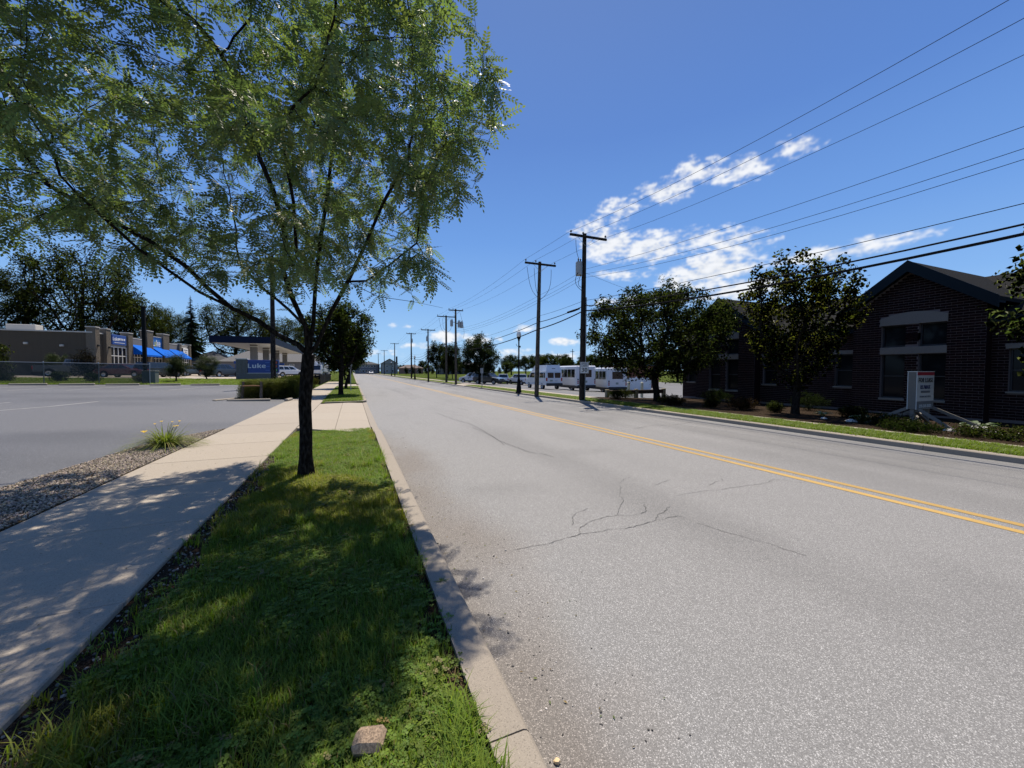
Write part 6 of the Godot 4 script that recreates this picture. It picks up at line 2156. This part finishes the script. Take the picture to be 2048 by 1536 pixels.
# kind: suv, sedan, pickup
func car(kind: String, label: String, at: Vector3, turn: float, paint: Material, group := "") -> Node3D:
	var t := thing("pickup_truck" if kind == "pickup" else ("suv" if kind == "suv" else "sedan"), label, "pickup truck" if kind == "pickup" else "car", at, turn, group)
	var L := 4.7
	var W := 0.93
	var low := []
	var cab := []    # bottom rear, bottom front, top front, top rear: x, y
	var r := 0.36
	match kind:
		"suv":
			low = [Vector2(-2.3, 0.42), Vector2(2.3, 0.38), Vector2(2.36, 0.62), Vector2(2.3, 0.86), Vector2(1.15, 1.06), Vector2(-2.25, 1.08), Vector2(-2.36, 0.8)]
			cab = [Vector2(-2.28, 1.06), Vector2(1.2, 1.05), Vector2(0.35, 1.66), Vector2(-1.95, 1.70)]
		"sedan":
			low = [Vector2(-2.3, 0.38), Vector2(2.3, 0.34), Vector2(2.36, 0.55), Vector2(2.28, 0.74), Vector2(1.1, 0.92), Vector2(-1.7, 0.98), Vector2(-2.3, 0.94), Vector2(-2.36, 0.7)]
			cab = [Vector2(-1.75, 0.95), Vector2(1.2, 0.91), Vector2(0.2, 1.42), Vector2(-1.0, 1.43)]
			r = 0.33
		"pickup":
			L = 5.8
			low = [Vector2(-2.85, 0.55), Vector2(2.8, 0.5), Vector2(2.9, 0.75), Vector2(2.85, 1.1), Vector2(1.5, 1.22), Vector2(-2.85, 1.22)]
			cab = [Vector2(-0.75, 1.2), Vector2(1.55, 1.2), Vector2(0.85, 1.86), Vector2(-0.55, 1.88)]
			W = 1.0
			r = 0.40
	var wx := [L * 0.31, -L * 0.30]
	# body side outline with wheel arches cut in
	var outl := []
	for i in low.size():
		outl.append(low[i])
		if i == 0:
			for x in [wx[1], wx[0]]:
				for k in 9:
					var a := PI * (1.0 - k / 8.0)
					outl.append(Vector2(x + cos(a) * (r + 0.07), low[0].y + maxf(0.0, sin(a) * (r + 0.09) + r - low[0].y)))
	var mb := MB.new()
	mb.prism(outl, -W, W, 0.05)
	obj("body", mb, paint, t)
	var cb := MB.new()
	var wt := W - 0.2
	cb.block([Vector3(cab[0].x, cab[0].y, W - 0.06), Vector3(cab[1].x, cab[1].y, W - 0.06), Vector3(cab[1].x, cab[1].y, -W + 0.06), Vector3(cab[0].x, cab[0].y, -W + 0.06)],
		[Vector3(cab[3].x, cab[3].y, wt), Vector3(cab[2].x, cab[2].y, wt), Vector3(cab[2].x, cab[2].y, -wt), Vector3(cab[3].x, cab[3].y, -wt)])
	cb.cbox(Vector3((cab[2].x + cab[3].x) / 2, (cab[2].y + cab[3].y) / 2 + 0.01, 0), Vector3(cab[2].x - cab[3].x + 0.08, 0.05, wt * 2 + 0.04), 0.02)
	obj("cabin", cb, paint, t)
	var at_h := func(u: float, v: float) -> Vector3:
		# point on the cabin side: u from rear to front, v from sill to roof
		var a: Vector2 = cab[0].lerp(cab[1], u)
		var b: Vector2 = cab[3].lerp(cab[2], u)
		var p: Vector2 = a.lerp(b, v)
		return Vector3(p.x, p.y, lerpf(W - 0.06, wt, v))
	var cuts := [0.06, 0.34, 0.62, 0.90] if kind != "pickup" else [0.06, 0.42, 0.88]
	for s in [-1.0, 1.0]:
		for i in cuts.size() - 1:
			side_glass(t, [at_h.call(cuts[i] + 0.015, 0.12), at_h.call(cuts[i + 1] - 0.015, 0.12), at_h.call(cuts[i + 1] - 0.02, 0.86), at_h.call(cuts[i] + 0.02, 0.86)], W, s)
		var mr := MB.new()
		mr.cbox(Vector3(cab[1].x - 0.28, cab[1].y + 0.1, s * (W + 0.07)), Vector3(0.1, 0.14, 0.18), 0.03)
		obj("mirror", mr, paint, t)
		var tl := MB.new()
		tl.cbox(Vector3(-L / 2 + 0.02, low[0].y + 0.42, s * (W - 0.14)), Vector3(0.1, 0.2 if kind != "pickup" else 0.34, 0.22), 0.02)
		obj("tail_light", tl, M.red_lens, t)
		var hl := MB.new()
		hl.cbox(Vector3(L / 2 - 0.08, low[0].y + 0.34, s * (W - 0.2)), Vector3(0.14, 0.14, 0.34), 0.03)
		obj("headlight", hl, M.clear_lens, t)
	for q in [[1, 2, 0.012], [0, 3, -0.012]]:
		var a: Vector2 = cab[q[0]]
		var b: Vector2 = cab[q[1]]
		var m2 := MB.new()
		var p0 := a.lerp(b, 0.1)
		var p1 := a.lerp(b, 0.88)
		var dx: float = q[2]
		m2.quad(Vector3(p0.x + dx, p0.y + 0.012, W - 0.16), Vector3(p0.x + dx, p0.y + 0.012, -W + 0.16), Vector3(p1.x + dx, p1.y + 0.012, -wt + 0.08), Vector3(p1.x + dx, p1.y + 0.012, wt - 0.08))
		obj("windshield" if q[0] == 1 else "rear_window", m2, M.glass_dark, t)
	part_box("bumper", t, Vector3(-L / 2 - 0.06, low[0].y - 0.02, -W + 0.06), Vector3(-L / 2 + 0.06, low[0].y + 0.18, W - 0.06), M.trim_black, 0.03)
	part_box("bumper", t, Vector3(L / 2 - 0.06, low[0].y - 0.04, -W + 0.06), Vector3(L / 2 + 0.05, low[0].y + 0.16, W - 0.06), M.trim_black, 0.03)
	part_box("grille", t, Vector3(L / 2 - 0.05, low[0].y + 0.2, -0.45), Vector3(L / 2 + 0.025, low[0].y + 0.4, 0.45), M.trim_black, 0.02)
	part_box("licence_plate", t, Vector3(-L / 2 - 0.03, low[0].y + 0.32, -0.16), Vector3(-L / 2 - 0.005, low[0].y + 0.46, 0.16), M.plate)
	part_box("underbody", t, Vector3(-L / 2 + 0.2, 0.24, -W + 0.12), Vector3(L / 2 - 0.2, low[0].y + 0.05, W - 0.12), M.trim_black)
	wheels(t, wx, W, r)
	return t


func van(label: String, at: Vector3, turn: float, paint: Material) -> void:
	var t := thing("passenger_van", label, "van", at, turn)
	var mb := MB.new()
	mb.prism([Vector2(-2.75, 0.5), Vector2(2.75, 0.45), Vector2(2.85, 0.7), Vector2(2.75, 1.12), Vector2(1.95, 1.28), Vector2(1.25, 1.95), Vector2(-2.7, 2.02), Vector2(-2.8, 1.2)], -0.98, 0.98, 0.07)
	obj("body", mb, paint, t)
	var rf := MB.new()
	rf.block([Vector3(-2.7, 1.98, 0.95), Vector3(1.15, 1.93, 0.95), Vector3(1.15, 1.93, -0.95), Vector3(-2.7, 1.98, -0.95)], [Vector3(-2.55, 2.68, 0.76), Vector3(0.55, 2.66, 0.76), Vector3(0.55, 2.66, -0.76), Vector3(-2.55, 2.68, -0.76)])
	obj("raised_roof", rf, paint, t)
	for s in [-1.0, 1.0]:
		for q in [[-2.5, -2.2], [-2.1, -1.2], [-1.1, -0.1], [0.15, 1.2]]:
			side_glass(t, [Vector3(q[0], 1.3, 0.983), Vector3(q[1] + (0.35 if q[1] > 1 else 0.0), 1.3, 0.983), Vector3(q[1] - (0.12 if q[1] > 1 else 0.0), 1.82, 0.983), Vector3(q[0], 1.82, 0.983)], 0.98, s)
		part_box("tail_light", t, Vector3(-2.82, 0.95, s * 0.9 - 0.07), Vector3(-2.74, 1.3, s * 0.9 + 0.07), M.red_lens)
		part_box("headlight", t, Vector3(2.72, 0.82, s * 0.72 - 0.16), Vector3(2.83, 1.05, s * 0.72 + 0.16), M.clear_lens)
		part_box("rear_window", t, Vector3(-2.79, 1.28, s * 0.42 - 0.34), Vector3(-2.74, 1.85, s * 0.42 + 0.34), M.glass_dark)
		part_box("mirror", t, Vector3(1.55, 1.3, s * 1.1 - 0.08), Vector3(1.68, 1.6, s * 1.1 + 0.08), M.trim_black, 0.03)
	part_box("high_window", t, Vector3(-2.64, 2.2, -0.2), Vector3(-2.60, 2.32, 0.2), M.trim_black)
	part_box("licence_plate", t, Vector3(-2.83, 0.92, 0.1), Vector3(-2.79, 1.07, 0.42), M.plate)
	part_box("door_badge", t, Vector3(-2.82, 0.92, -0.5), Vector3(-2.785, 1.1, -0.2), mat("badge_green", lin(0.25, 0.3, 0.27), 0.6))
	var wg := MB.new()
	wg.quad(Vector3(1.99, 1.31, 0.8), Vector3(1.99, 1.31, -0.8), Vector3(1.34, 1.91, -0.74), Vector3(1.34, 1.91, 0.74))
	obj("windshield", wg, M.glass_dark, t)
	part_box("rear_step", t, Vector3(-2.98, 0.42, -0.95), Vector3(-2.74, 0.72, 0.95), M.trim_black, 0.03)
	part_box("bumper", t, Vector3(2.74, 0.42, -0.95), Vector3(2.92, 0.66, 0.95), M.trim_black, 0.03)
	part_box("grille", t, Vector3(2.76, 0.72, -0.5), Vector3(2.85, 1.05, 0.5), M.trim_black)
	wheels(t, [1.75, -1.75], 0.98, 0.37)


func minibus(label: String, at: Vector3, turn: float, paint: Material) -> void:
	var t := thing("minibus", label, "bus", at, turn, "parked minibuses")
	var mb := MB.new()
	mb.cbox(Vector3(-0.9, 1.72, 0), Vector3(5.0, 2.3, 2.36), 0.12)
	obj("body", mb, paint, t)
	var cb := MB.new()
	cb.prism([Vector2(1.55, 0.55), Vector2(3.75, 0.5), Vector2(3.85, 0.8), Vector2(3.75, 1.2), Vector2(2.95, 1.35), Vector2(2.3, 2.05), Vector2(1.55, 2.2)], -1.0, 1.0, 0.07)
	obj("cab", cb, paint, t)
	for s in [-1.0, 1.0]:
		for k in 4:
			side_glass(t, [Vector3(-2.9 + k * 0.98, 1.55, 1.184), Vector3(-2.02 + k * 0.98, 1.55, 1.184), Vector3(-2.02 + k * 0.98, 2.45, 1.184), Vector3(-2.9 + k * 0.98, 2.45, 1.184)], 1.18, s)
		side_glass(t, [Vector3(1.7, 1.4, 1.003), Vector3(2.75, 1.4, 1.003), Vector3(2.2, 1.98, 1.003), Vector3(1.7, 2.0, 1.003)], 1.0, s)
		for y in [0.95, 1.15, 1.35]:
			part_box("tail_light", t, Vector3(-3.42, y - 0.07, s * 1.02 - 0.07), Vector3(-3.39, y + 0.07, s * 1.02 + 0.07), M.red_lens if y < 1.3 else M.trim_black)
		part_box("headlight", t, Vector3(3.72, 0.85, s * 0.75 - 0.16), Vector3(3.83, 1.08, s * 0.75 + 0.16), M.clear_lens)
		part_box("mirror", t, Vector3(2.4, 1.45, s * 1.3 - 0.1), Vector3(2.55, 1.85, s * 1.3 + 0.1), M.trim_black, 0.03)
	part_box("rear_window", t, Vector3(-3.415, 1.6, -0.62), Vector3(-3.39, 2.4, 0.62), M.glass_dark)
	part_box("door_badge", t, Vector3(-3.415, 1.0, -0.2), Vector3(-3.39, 1.22, 0.1), M.badge_green)
	var wg := MB.new()
	wg.quad(Vector3(2.99, 1.36, 0.85), Vector3(2.99, 1.36, -0.85), Vector3(2.36, 2.02, -0.8), Vector3(2.36, 2.02, 0.8))
	obj("windshield", wg, M.glass_dark, t)
	part_box("rear_bumper", t, Vector3(-3.55, 0.42, -1.1), Vector3(-3.38, 0.72, 1.1), M.trim_black, 0.03)
	part_box("skirt", t, Vector3(-3.3, 0.35, -1.1), Vector3(1.5, 0.62, 1.1), M.trim_black)
	part_box("bumper", t, Vector3(3.72, 0.42, -0.98), Vector3(3.92, 0.66, 0.98), M.trim_black, 0.03)
	wheels(t, [2.75, -1.8], 1.05, 0.39)


func vehicles() -> void:
	var wp := mat("paint_white", lin(0.66, 0.67, 0.68), 0.3, {"coat": 0.8})
	var bk := mat("paint_black", lin(0.012, 0.012, 0.015), 0.25, {"coat": 1.0})
	var gy := mat("paint_grey", lin(0.05, 0.055, 0.06), 0.3, {"coat": 0.9})
	var rd := mat("paint_red", lin(0.10, 0.01, 0.015), 0.3, {"coat": 0.9})
	var nv := mat("paint_navy", lin(0.012, 0.02, 0.05), 0.3, {"coat": 0.9})
	var sv := mat("paint_silver", lin(0.35, 0.36, 0.37), 0.35, {"metal": 0.4, "coat": 0.8})
	var g := func(x: float, z: float) -> Vector3: return Vector3(x, terr(x, z) + 0.005, z)
	# right lot: backs towards the camera
	van("white raised roof passenger van parked behind the pale utility pole", g.call(20.2, -39.4), 1.55, wp)
	minibus("white minibus parked beside the raised roof van", g.call(24.2, -39.4), 1.466, wp)
	minibus("white minibus parked in front of the white vinyl fence", g.call(27.7, -38.1), 1.379, wp)
	car("suv", "dark grey suv parked under the spiky maple", g.call(18.9, -54.5), -0.95, gy, "cars in the right lot")
	car("suv", "white suv with roof rack between the dark suv and the white pickup", g.call(24.8, -64.0), 1.25, wp, "cars in the right lot")
	car("pickup", "white pickup truck parked between the white suv and the van", g.call(27.6, -62.5), 1.75, wp)
	car("suv", "white suv half hidden by the maple trunk", g.call(18.2, -60.0), 2.2, wp, "cars in the right lot")
	# left: shop and station
	car("pickup", "dark grey pickup truck behind the chain link fence", g.call(-28.0, -57.5), 0.15, gy)
	car("sedan", "dark red sedan parked behind the chain link fence", g.call(-22.6, -54.5), -0.25, rd, "cars at the shop")
	car("suv", "black suv behind the end of the chain link fence", g.call(-20.4, -56.3), 1.2, bk, "cars at the shop")
	car("suv", "black suv parked in front of the middle blue awning", g.call(-21.8, -63.0), 1.35, bk, "cars at the shop")
	car("sedan", "navy sedan parked in front of the last blue awning", g.call(-21.6, -68.0), 1.35, nv, "cars at the shop")
	car("sedan", "low black sedan on the pale forecourt beside the shop corner", g.call(-21.5, -73.0), 0.25, bk, "cars at the station")
	car("suv", "navy black suv stopped at the fuel pumps", g.call(-15.9, -62.0), 1.05, nv, "cars at the station")
	car("suv", "white suv stopped beside the hedge at the far pumps", g.call(-9.4, -71.0), 0.6, wp, "cars at the station")
	car("sedan", "silver car parked far behind the navy suv", g.call(-20.0, -82.0), 0.4, sv, "cars at the station")
	# far road and drive
	car("suv", "white suv driving far down the road", Vector3(8.8, 0.01, -205.0), -PI / 2, wp, "distant cars on the road")
	car("sedan", "dark sedan driving far down the road", Vector3(8.6, 0.01, -232.0), -PI / 2, bk, "distant cars on the road")
	var tk := thing("box_truck", "white box truck behind the black mesh fence", "truck", Vector3(-6.4, terr(-6.4, -88.0), -88.0), -PI / 2 - 0.1)
	part_box("cargo_box", tk, Vector3(-4.5, 0.95, -1.2), Vector3(0.9, 3.2, 1.2), wp, 0.04)
	var cb := MB.new()
	cb.prism([Vector2(1.0, 0.5), Vector2(2.9, 0.5), Vector2(2.95, 1.3), Vector2(2.55, 2.35), Vector2(1.0, 2.45)], -1.05, 1.05, 0.06)
	obj("cab", cb, wp, tk)
	var wg := MB.new()
	wg.quad(Vector3(2.94, 1.42, 0.9), Vector3(2.94, 1.42, -0.9), Vector3(2.62, 2.25, -0.85), Vector3(2.62, 2.25, 0.85))
	obj("windshield", wg, M.glass_dark, tk)
	part_box("bumper", tk, Vector3(2.85, 0.4, -1.0), Vector3(3.02, 0.7, 1.0), M.trim_black)
	part_box("chassis", tk, Vector3(-4.4, 0.55, -0.5), Vector3(1.2, 0.95, 0.5), M.trim_black)
	wheels(tk, [2.0, -2.8], 1.1, 0.42)


# ---------------------------------------------------------------- planting
func planting() -> void:
	var small := [leaf_clump(15, 0.44, 0.55, M.leaf), leaf_clump(15, 0.44, 0.55, M.leaf)]
	var broad := [leaf_clump(12, 0.52, 0.75, M.leaf), leaf_clump(12, 0.52, 0.75, M.leaf)]
	var fineleaf := [leaf_clump(18, 0.32, 0.55, M.leaf_matte), leaf_clump(18, 0.32, 0.55, M.leaf_matte)]
	var needle := [leaf_clump(46, 0.36, 0.16, M.leaf_matte), leaf_clump(46, 0.36, 0.16, M.leaf_matte)]
	var G := func(x: float, z: float) -> Vector3: return Vector3(x, terr(x, z) - 0.02, z)
	# street trees on the left verge
	var st := leafy_tree("street_tree", "dense round street tree on the verge beyond the driveway", Vector3(-0.7, 0.08, -27.7), {"h": 6.3, "base": 1.7, "rx": 2.35, "rz": 2.3, "r": 0.15, "aims": 330, "step": 0.26, "size": 0.34, "per": 4, "clumps": small, "color": Color(0.16, 0.23, 0.06), "gap": -0.3, "fork": 1.7}, "street trees on the left verge")
	again(st, "street tree on the verge just past the narrow sign post", Vector3(-0.55, 0.08, -38.5), 1.2, Vector3(0.85, 0.9, 0.85), "street trees on the left verge")
	again(st, "street tree standing past the second driveway", Vector3(-0.4, 0.08, -55.5), 2.2, Vector3(0.9, 0.95, 0.9), "street trees on the left verge")
	again(st, "last street tree visible on the left verge", Vector3(-1.2, 0.08, -78.0), 4.0, Vector3(1.0, 1.0, 1.0), "street trees on the left verge")
	# right-hand trees in front of the office
	leafy_tree("ornamental_pear_tree", "wide dark tree at the left end of the brick office", Vector3(15.6, 0.0, -16.6), {"h": 6.4, "base": 1.2, "rx": 4.2, "rz": 3.9, "r": 0.17, "aims": 900, "step": 0.24, "size": 0.31, "per": 3, "clumps": small, "color": Color(0.15, 0.21, 0.06), "gap": -0.10, "lumpf": 3.0, "fork": 1.3})
	leafy_tree("ornamental_pear_tree", "lumpy upright tree in the bed between the two brick gables", Vector3(16.2, -0.02, -9.75), {"h": 6.15, "base": 0.95, "rx": 2.25, "rz": 2.25, "r": 0.13, "aims": 520, "step": 0.19, "size": 0.26, "per": 2, "clumps": broad, "color": Color(0.24, 0.28, 0.06), "shape": "vase", "gap": -0.02, "lumpf": 4.2, "fork": 1.1})
	leafy_tree("ornamental_pear_tree", "leafy tree beside the right end of the for lease sign", Vector3(16.5, -0.03, -2.0), {"h": 6.8, "base": 0.7, "rx": 2.85, "rz": 2.75, "r": 0.14, "aims": 560, "step": 0.22, "size": 0.30, "per": 2, "clumps": broad, "color": Color(0.20, 0.27, 0.09), "gap": -0.06, "lumpf": 4.0, "fork": 1.1})
	var dk := leafy_tree("shade_tree", "dark tree rising behind the wide tree by the brick office", Vector3(38.0, -0.7, -20.0), {"h": 8.2, "base": 2.2, "rx": 3.1, "rz": 3.1, "r": 0.2, "aims": 320, "step": 0.36, "size": 0.45, "per": 4, "clumps": small, "color": Color(0.102, 0.160, 0.043), "gap": -0.15})
	# maple in the right lot
	leafy_tree("maple_tree", "spiky dark maple at the lot entrance", Vector3(16.6, terr(16.6, -52.0), -52.0), {"h": 7.0, "base": 1.1, "rx": 3.4, "rz": 3.2, "r": 0.16, "aims": 420, "step": 0.3, "size": 0.40, "per": 4, "clumps": small, "color": Color(0.102, 0.160, 0.061), "shape": "oval", "gap": -0.2, "lumpf": 5.0})
	var yo := leafy_tree("young_tree", "thin young tree at the edge of the field lawn", Vector3(19.3, 0.0, -95.0), {"h": 9.0, "base": 2.0, "rx": 2.6, "rz": 2.4, "r": 0.11, "aims": 240, "step": 0.42, "size": 0.6, "per": 4, "clumps": small, "color": Color(0.131, 0.189, 0.065), "gap": 0.0, "lumpf": 5.0})
	again(yo, "slender young tree just left of the spiky maple", Vector3(19.6, 0.0, -80.0), 2.0, Vector3(0.8, 0.85, 0.8))
	again(yo, "slender young tree between the two pale utility poles", Vector3(20.5, 0.0, -88.0), 4.0, Vector3(0.7, 0.65, 0.7))
	# big trees behind the shop
	var big := leafy_tree("shade_tree", "tallest dark shade tree behind the long shop building", G.call(-46.0, -97.0), {"h": 24.0, "base": 4.0, "rx": 9.5, "rz": 8.0, "r": 0.5, "aims": 520, "step": 1.0, "size": 1.1, "per": 4, "clumps": fineleaf, "color": Color(0.15, 0.205, 0.06), "gap": -0.2, "lumpf": 5.0})
	again(big, "broad shade tree behind the left end of the shop building", G.call(-57.0, -96.0), 1.9, Vector3(0.7, 0.78, 0.7))
	again(big, "low dark shade tree left of the shop building roof", G.call(-71.0, -90.0), 3.4, Vector3(0.7, 0.45, 0.7))
	again(big, "broad shade tree behind the tall stone piers of the shop", G.call(-42.0, -104.0), 4.4, Vector3(0.75, 0.7, 0.75))
	again(big, "shade tree behind the right end of the shop, left of the spruce", G.call(-38.5, -112.0), 5.3, Vector3(0.6, 0.62, 0.6))
	again(big, "rounded shade tree behind the station canopy", G.call(-27.5, -122.0), 0.8, Vector3(1.0, 0.82, 1.0))
	again(big, "shade tree further right behind the station canopy", G.call(-18.0, -130.0), 2.6, Vector3(0.9, 0.7, 0.9))
	again(big, "pale shade tree far left, past the shop side wall", G.call(-82.0, -84.0), 5.9, Vector3(0.7, 0.42, 0.7))
	spruce("tall dark spruce behind the grey annex", G.call(-33.3, -108.0), 17.5, 3.6)
	# far tree lines
	var lab := ["far leafy tree at the end of the road", "far leafy tree beyond the dark house row", "far low tree left of the distant house row", "far tree behind the brown bungalow", "far tree in the line behind the field", "far rounded tree behind the field lawn", "far tree behind the distant low house", "far dark tree between field and maple", "far bright green tree right of the maple", "far tree behind the street lamp", "far pointed tree behind the raised roof van", "far tree behind the first minibus", "far tree behind the second minibus", "far low tree behind the speed limit sign", "far tree over the white vinyl fence", "far wide tree behind the orange brick shed"]
	var spots := [[-6.0, -290.0, 1.3], [4.5, -300.0, 1.0], [14.0, -262.0, 0.8], [44.0, -262.0, 1.1], [30.0, -165.0, 0.7], [40.0, -170.0, 0.75], [70.0, -205.0, 1.0], [33.0, -130.0, 0.7], [45.0, -112.0, 0.75], [54.0, -118.0, 0.85], [56.5, -107.0, 1.15], [58.0, -98.0, 0.72], [70.0, -108.0, 0.85], [66.0, -92.0, 0.8], [60.0, -72.0, 0.9], [68.0, -66.0, 1.0]]
	for k in spots.size():
		var q: Array = spots[k]
		var tr := again(dk if k % 2 else st, lab[k], Vector3(q[0], terr(q[0], q[1]) - 0.1, q[1]), k * 1.3, Vector3(1.25, 1.0, 1.25) * q[2], "far trees")
	for k in 14:
		var x := 62.0 + 9.0 * k
		again(dk, "tree in the far line beyond the right lot", Vector3(x, -0.2, -150.0 + 6.0 * (k % 4)), k * 0.9, Vector3(1.5, 1.1, 1.5), "far tree line on the right")
	for k in 10:
		again(dk, "tree in the far row closing the end of the road", Vector3(-22.0 + 8.0 * k, -0.2, -345.0 - 5.0 * (k % 3)), k * 1.7, Vector3(1.5, 0.95, 1.5), "far tree row at the road end")
	var ev := leafy_tree("evergreen_shrub", "dark evergreen in the row closing the far lawn", Vector3(24.0, 0.0, -190.0), {"h": 4.2, "base": 0.1, "rx": 1.3, "rz": 1.3, "r": 0.08, "aims": 60, "step": 0.4, "size": 0.55, "per": 4, "clumps": small, "color": Color(0.06, 0.09, 0.04), "shape": "cone", "gap": -0.5}, "evergreen row behind the lawn")
	for k in 15:
		again(ev, "dark evergreen in the row closing the far lawn", Vector3(27.0 + 3.1 * k, 0.0, -190.0 + 0.9 * k), k * 1.1, Vector3(1, 0.8 + 0.4 * rng.randf(), 1) * rng.randf_range(0.8, 1.15), "evergreen row behind the lawn")
	# hedges and shrubs on the left
	hedge("yew_hedge", "shaggy yew hedge behind the old wooden posts", Vector3(-4.35, 0.1, -26.1), Vector3(2.75, 0.98, 2.3), needle, 0.17, 2600, Color(0.174, 0.210, 0.043))
	hedge("clipped_hedge", "clipped bright green hedge running back along the sidewalk", Vector3(-3.75, 0.1, -32.6), Vector3(1.35, 1.12, 10.2), fineleaf, 0.16, 3000, Color(0.174, 0.240, 0.051))
	shrub("flowering_shrub", "yellow green flowering shrub beside the thick dark pole", Vector3(-5.2, 0.25, -39.5), Vector3(1.6, 1.0, 1.4), small, 0.2, 160, Color(0.240, 0.240, 0.058))
	shrub("flowering_shrub", "yellow green flowering shrub in front of the black mesh fence", Vector3(-3.9, 0.2, -44.0), Vector3(1.6, 0.9, 1.4), small, 0.2, 160, Color(0.240, 0.240, 0.058))
	var sap := leafy_tree("young_pine", "bushy young tree on the lawn right of the utility cabinet", G.call(-14.1, -42.0), {"h": 2.6, "base": 0.25, "rx": 0.85, "rz": 0.85, "r": 0.05, "aims": 90, "step": 0.17, "size": 0.24, "per": 4, "clumps": needle, "color": Color(0.072, 0.109, 0.043), "gap": -0.2})
	again(sap, "bushy young tree on the lawn in front of the pale forecourt", G.call(-13.2, -46.6), 2.0, Vector3(1.1, 1.0, 1.1))
	again(sap, "small dark conical shrub against the shop side wall", G.call(-30.6, -59.5), 4.0, Vector3(1.1, 1.05, 1.1))
	for q in [[-15.6, -40.2, 1.1, 0.65, "rounded golden shrub near the cabinet"], [-19.0, -41.0, 1.0, 0.7, "low green shrub behind the fence below the red sedan"], [-21.2, -41.5, 1.1, 0.8, "dark upright shrub behind the fence in front of the red sedan"], [-24.0, -41.0, 1.2, 0.7, "low wide shrub behind the fence in front of the pickup"], [-29.5, -42.0, 1.3, 1.0, "green shrub behind the far left of the fence"]]:
		shrub("lawn_shrub", q[4], G.call(q[0], q[1]), Vector3(q[2], q[3], q[2]), small, 0.2, 130, Color(0.145, 0.174, 0.043) if q[0] > -16 else Color(0.072, 0.123, 0.032), "shrubs behind the fence")
	shrub("lawn_shrub", "tall dark reddish shrub behind the fence before the red sedan", G.call(-21.6, -45.5), Vector3(1.7, 2.6, 1.7), small, 0.26, 260, Color(0.051, 0.043, 0.032))
	shrub("lawn_shrub", "pale leafed shrub at the far left of the chain link fence", G.call(-24.4, -41.0), Vector3(1.2, 3.1, 1.4), broad, 0.26, 220, Color(0.160, 0.217, 0.058))
	daylily(Vector3(-3.62, 0.11, -10.15))
	# bed in front of the brick office
	var bed := func(x: float, z: float) -> Vector3: return Vector3(x, terr(x, z) + 0.005, z)
	var ci := Color(0.112, 0.163, 0.050)
	var ce := Color(0.340, 0.340, 0.200)
	hosta("large pale edged hosta left of the for lease sign", bed.call(16.3, -7.6), 0.42, ci, ce)
	hosta("small pale edged hosta behind the for lease sign legs", bed.call(16.9, -6.7), 0.3, ci, ce)
	hosta("pale edged hosta beside the lumpy tree trunk", bed.call(16.6, -9.0), 0.36, ci, ce)
	hosta("dark green hosta right of the for lease sign", bed.call(17.2, -5.2), 0.5, Color(0.062, 0.106, 0.037), Color(0.062, 0.106, 0.037))
	hosta("dark green hosta under the leafy right tree", bed.call(16.6, -3.6), 0.42, Color(0.062, 0.106, 0.037), Color(0.062, 0.106, 0.037))
	var k := 0
	var names := ["low reddish spirea mound past the lumpy tree", "loose green perennial clump left of the spirea mound", "dusty green perennial clump before the brick gable", "small grey green shrub under the lumpy tree", "low dark shrub close to the far edging", "broad dark shrub under the first window sill", "low shrub in front of the second gable window", "grassy perennial beside the timber rail", "feathery perennial clump by the rail post", "trailing groundcover in front of the sign legs", "dense groundcover patch right of the sandbag", "low groundcover patch along the edging"]
	for q in [[15.6, -11.6, 1.2, 0.5, 0], [15.0, -12.6, 0.7, 0.45, 1], [16.9, -8.2, 0.8, 0.42, 1], [16.0, -10.4, 0.5, 0.4, 1], [14.2, -14.2, 1.3, 0.45, 2], [19.3, -11.0, 1.5, 0.8, 2], [19.0, -15.6, 1.6, 0.8, 2], [15.6, -19.3, 1.1, 0.55, 1], [14.4, -18.6, 0.9, 0.5, 1], [15.2, -6.6, 1.4, 0.3, 2], [14.4, -4.0, 1.5, 0.28, 1], [13.9, -5.4, 1.3, 0.26, 2]]:
		shrub("bed_plant", names[k], bed.call(q[0], q[1]), Vector3(q[2], q[3], q[2]), fineleaf if k % 2 else small, 0.13, 190, [Color(0.163, 0.106, 0.062), Color(0.125, 0.163, 0.050), Color(0.062, 0.100, 0.031)][q[4]], "plants in the office bed")
		k += 1
	var rk := pebble_mesh(11)
	for q in [[15.0, -7.3, 0.16], [15.35, -5.2, 0.12], [16.0, -4.6, 0.14], [15.2, -8.2, 0.1], [16.9, -4.3, 0.1]]:
		var o := MeshInstance3D.new()
		o.name = "garden_stone"
		o.mesh = rk
		(o.mesh as ArrayMesh).surface_set_material(0, mat("pale_stone", lin(0.42, 0.41, 0.38), 0.9))
		add_child(o, true)
		o.transform = Transform3D(Basis.from_euler(Vector3(0, rng.randf() * TAU, 0)).scaled(Vector3(q[2], q[2] * 0.7, q[2])), bed.call(q[0], q[1]) + Vector3(0, q[2] * 0.2, 0))
		tag(o, "pale rounded garden stone in the bed round the for lease sign", "stone", "stones in the office bed")


func _ready() -> void:
	rng.seed = 20240615
	noise.seed = 3
	noise.frequency = 0.05
	noise.fractal_octaves = 3
	fine.seed = 8
	fine.frequency = 0.05
	fine.fractal_octaves = 2
	setup()
	make_materials()
	make_ground()
	make_road()
	make_kerbs()
	make_pavements()
	make_lots()
	brick_office()
	shop_building()
	canopy()
	other_buildings()
	make_locust()
	planting()
	make_grass()
	poles_and_wires()
	street_furniture()
	vehicles()
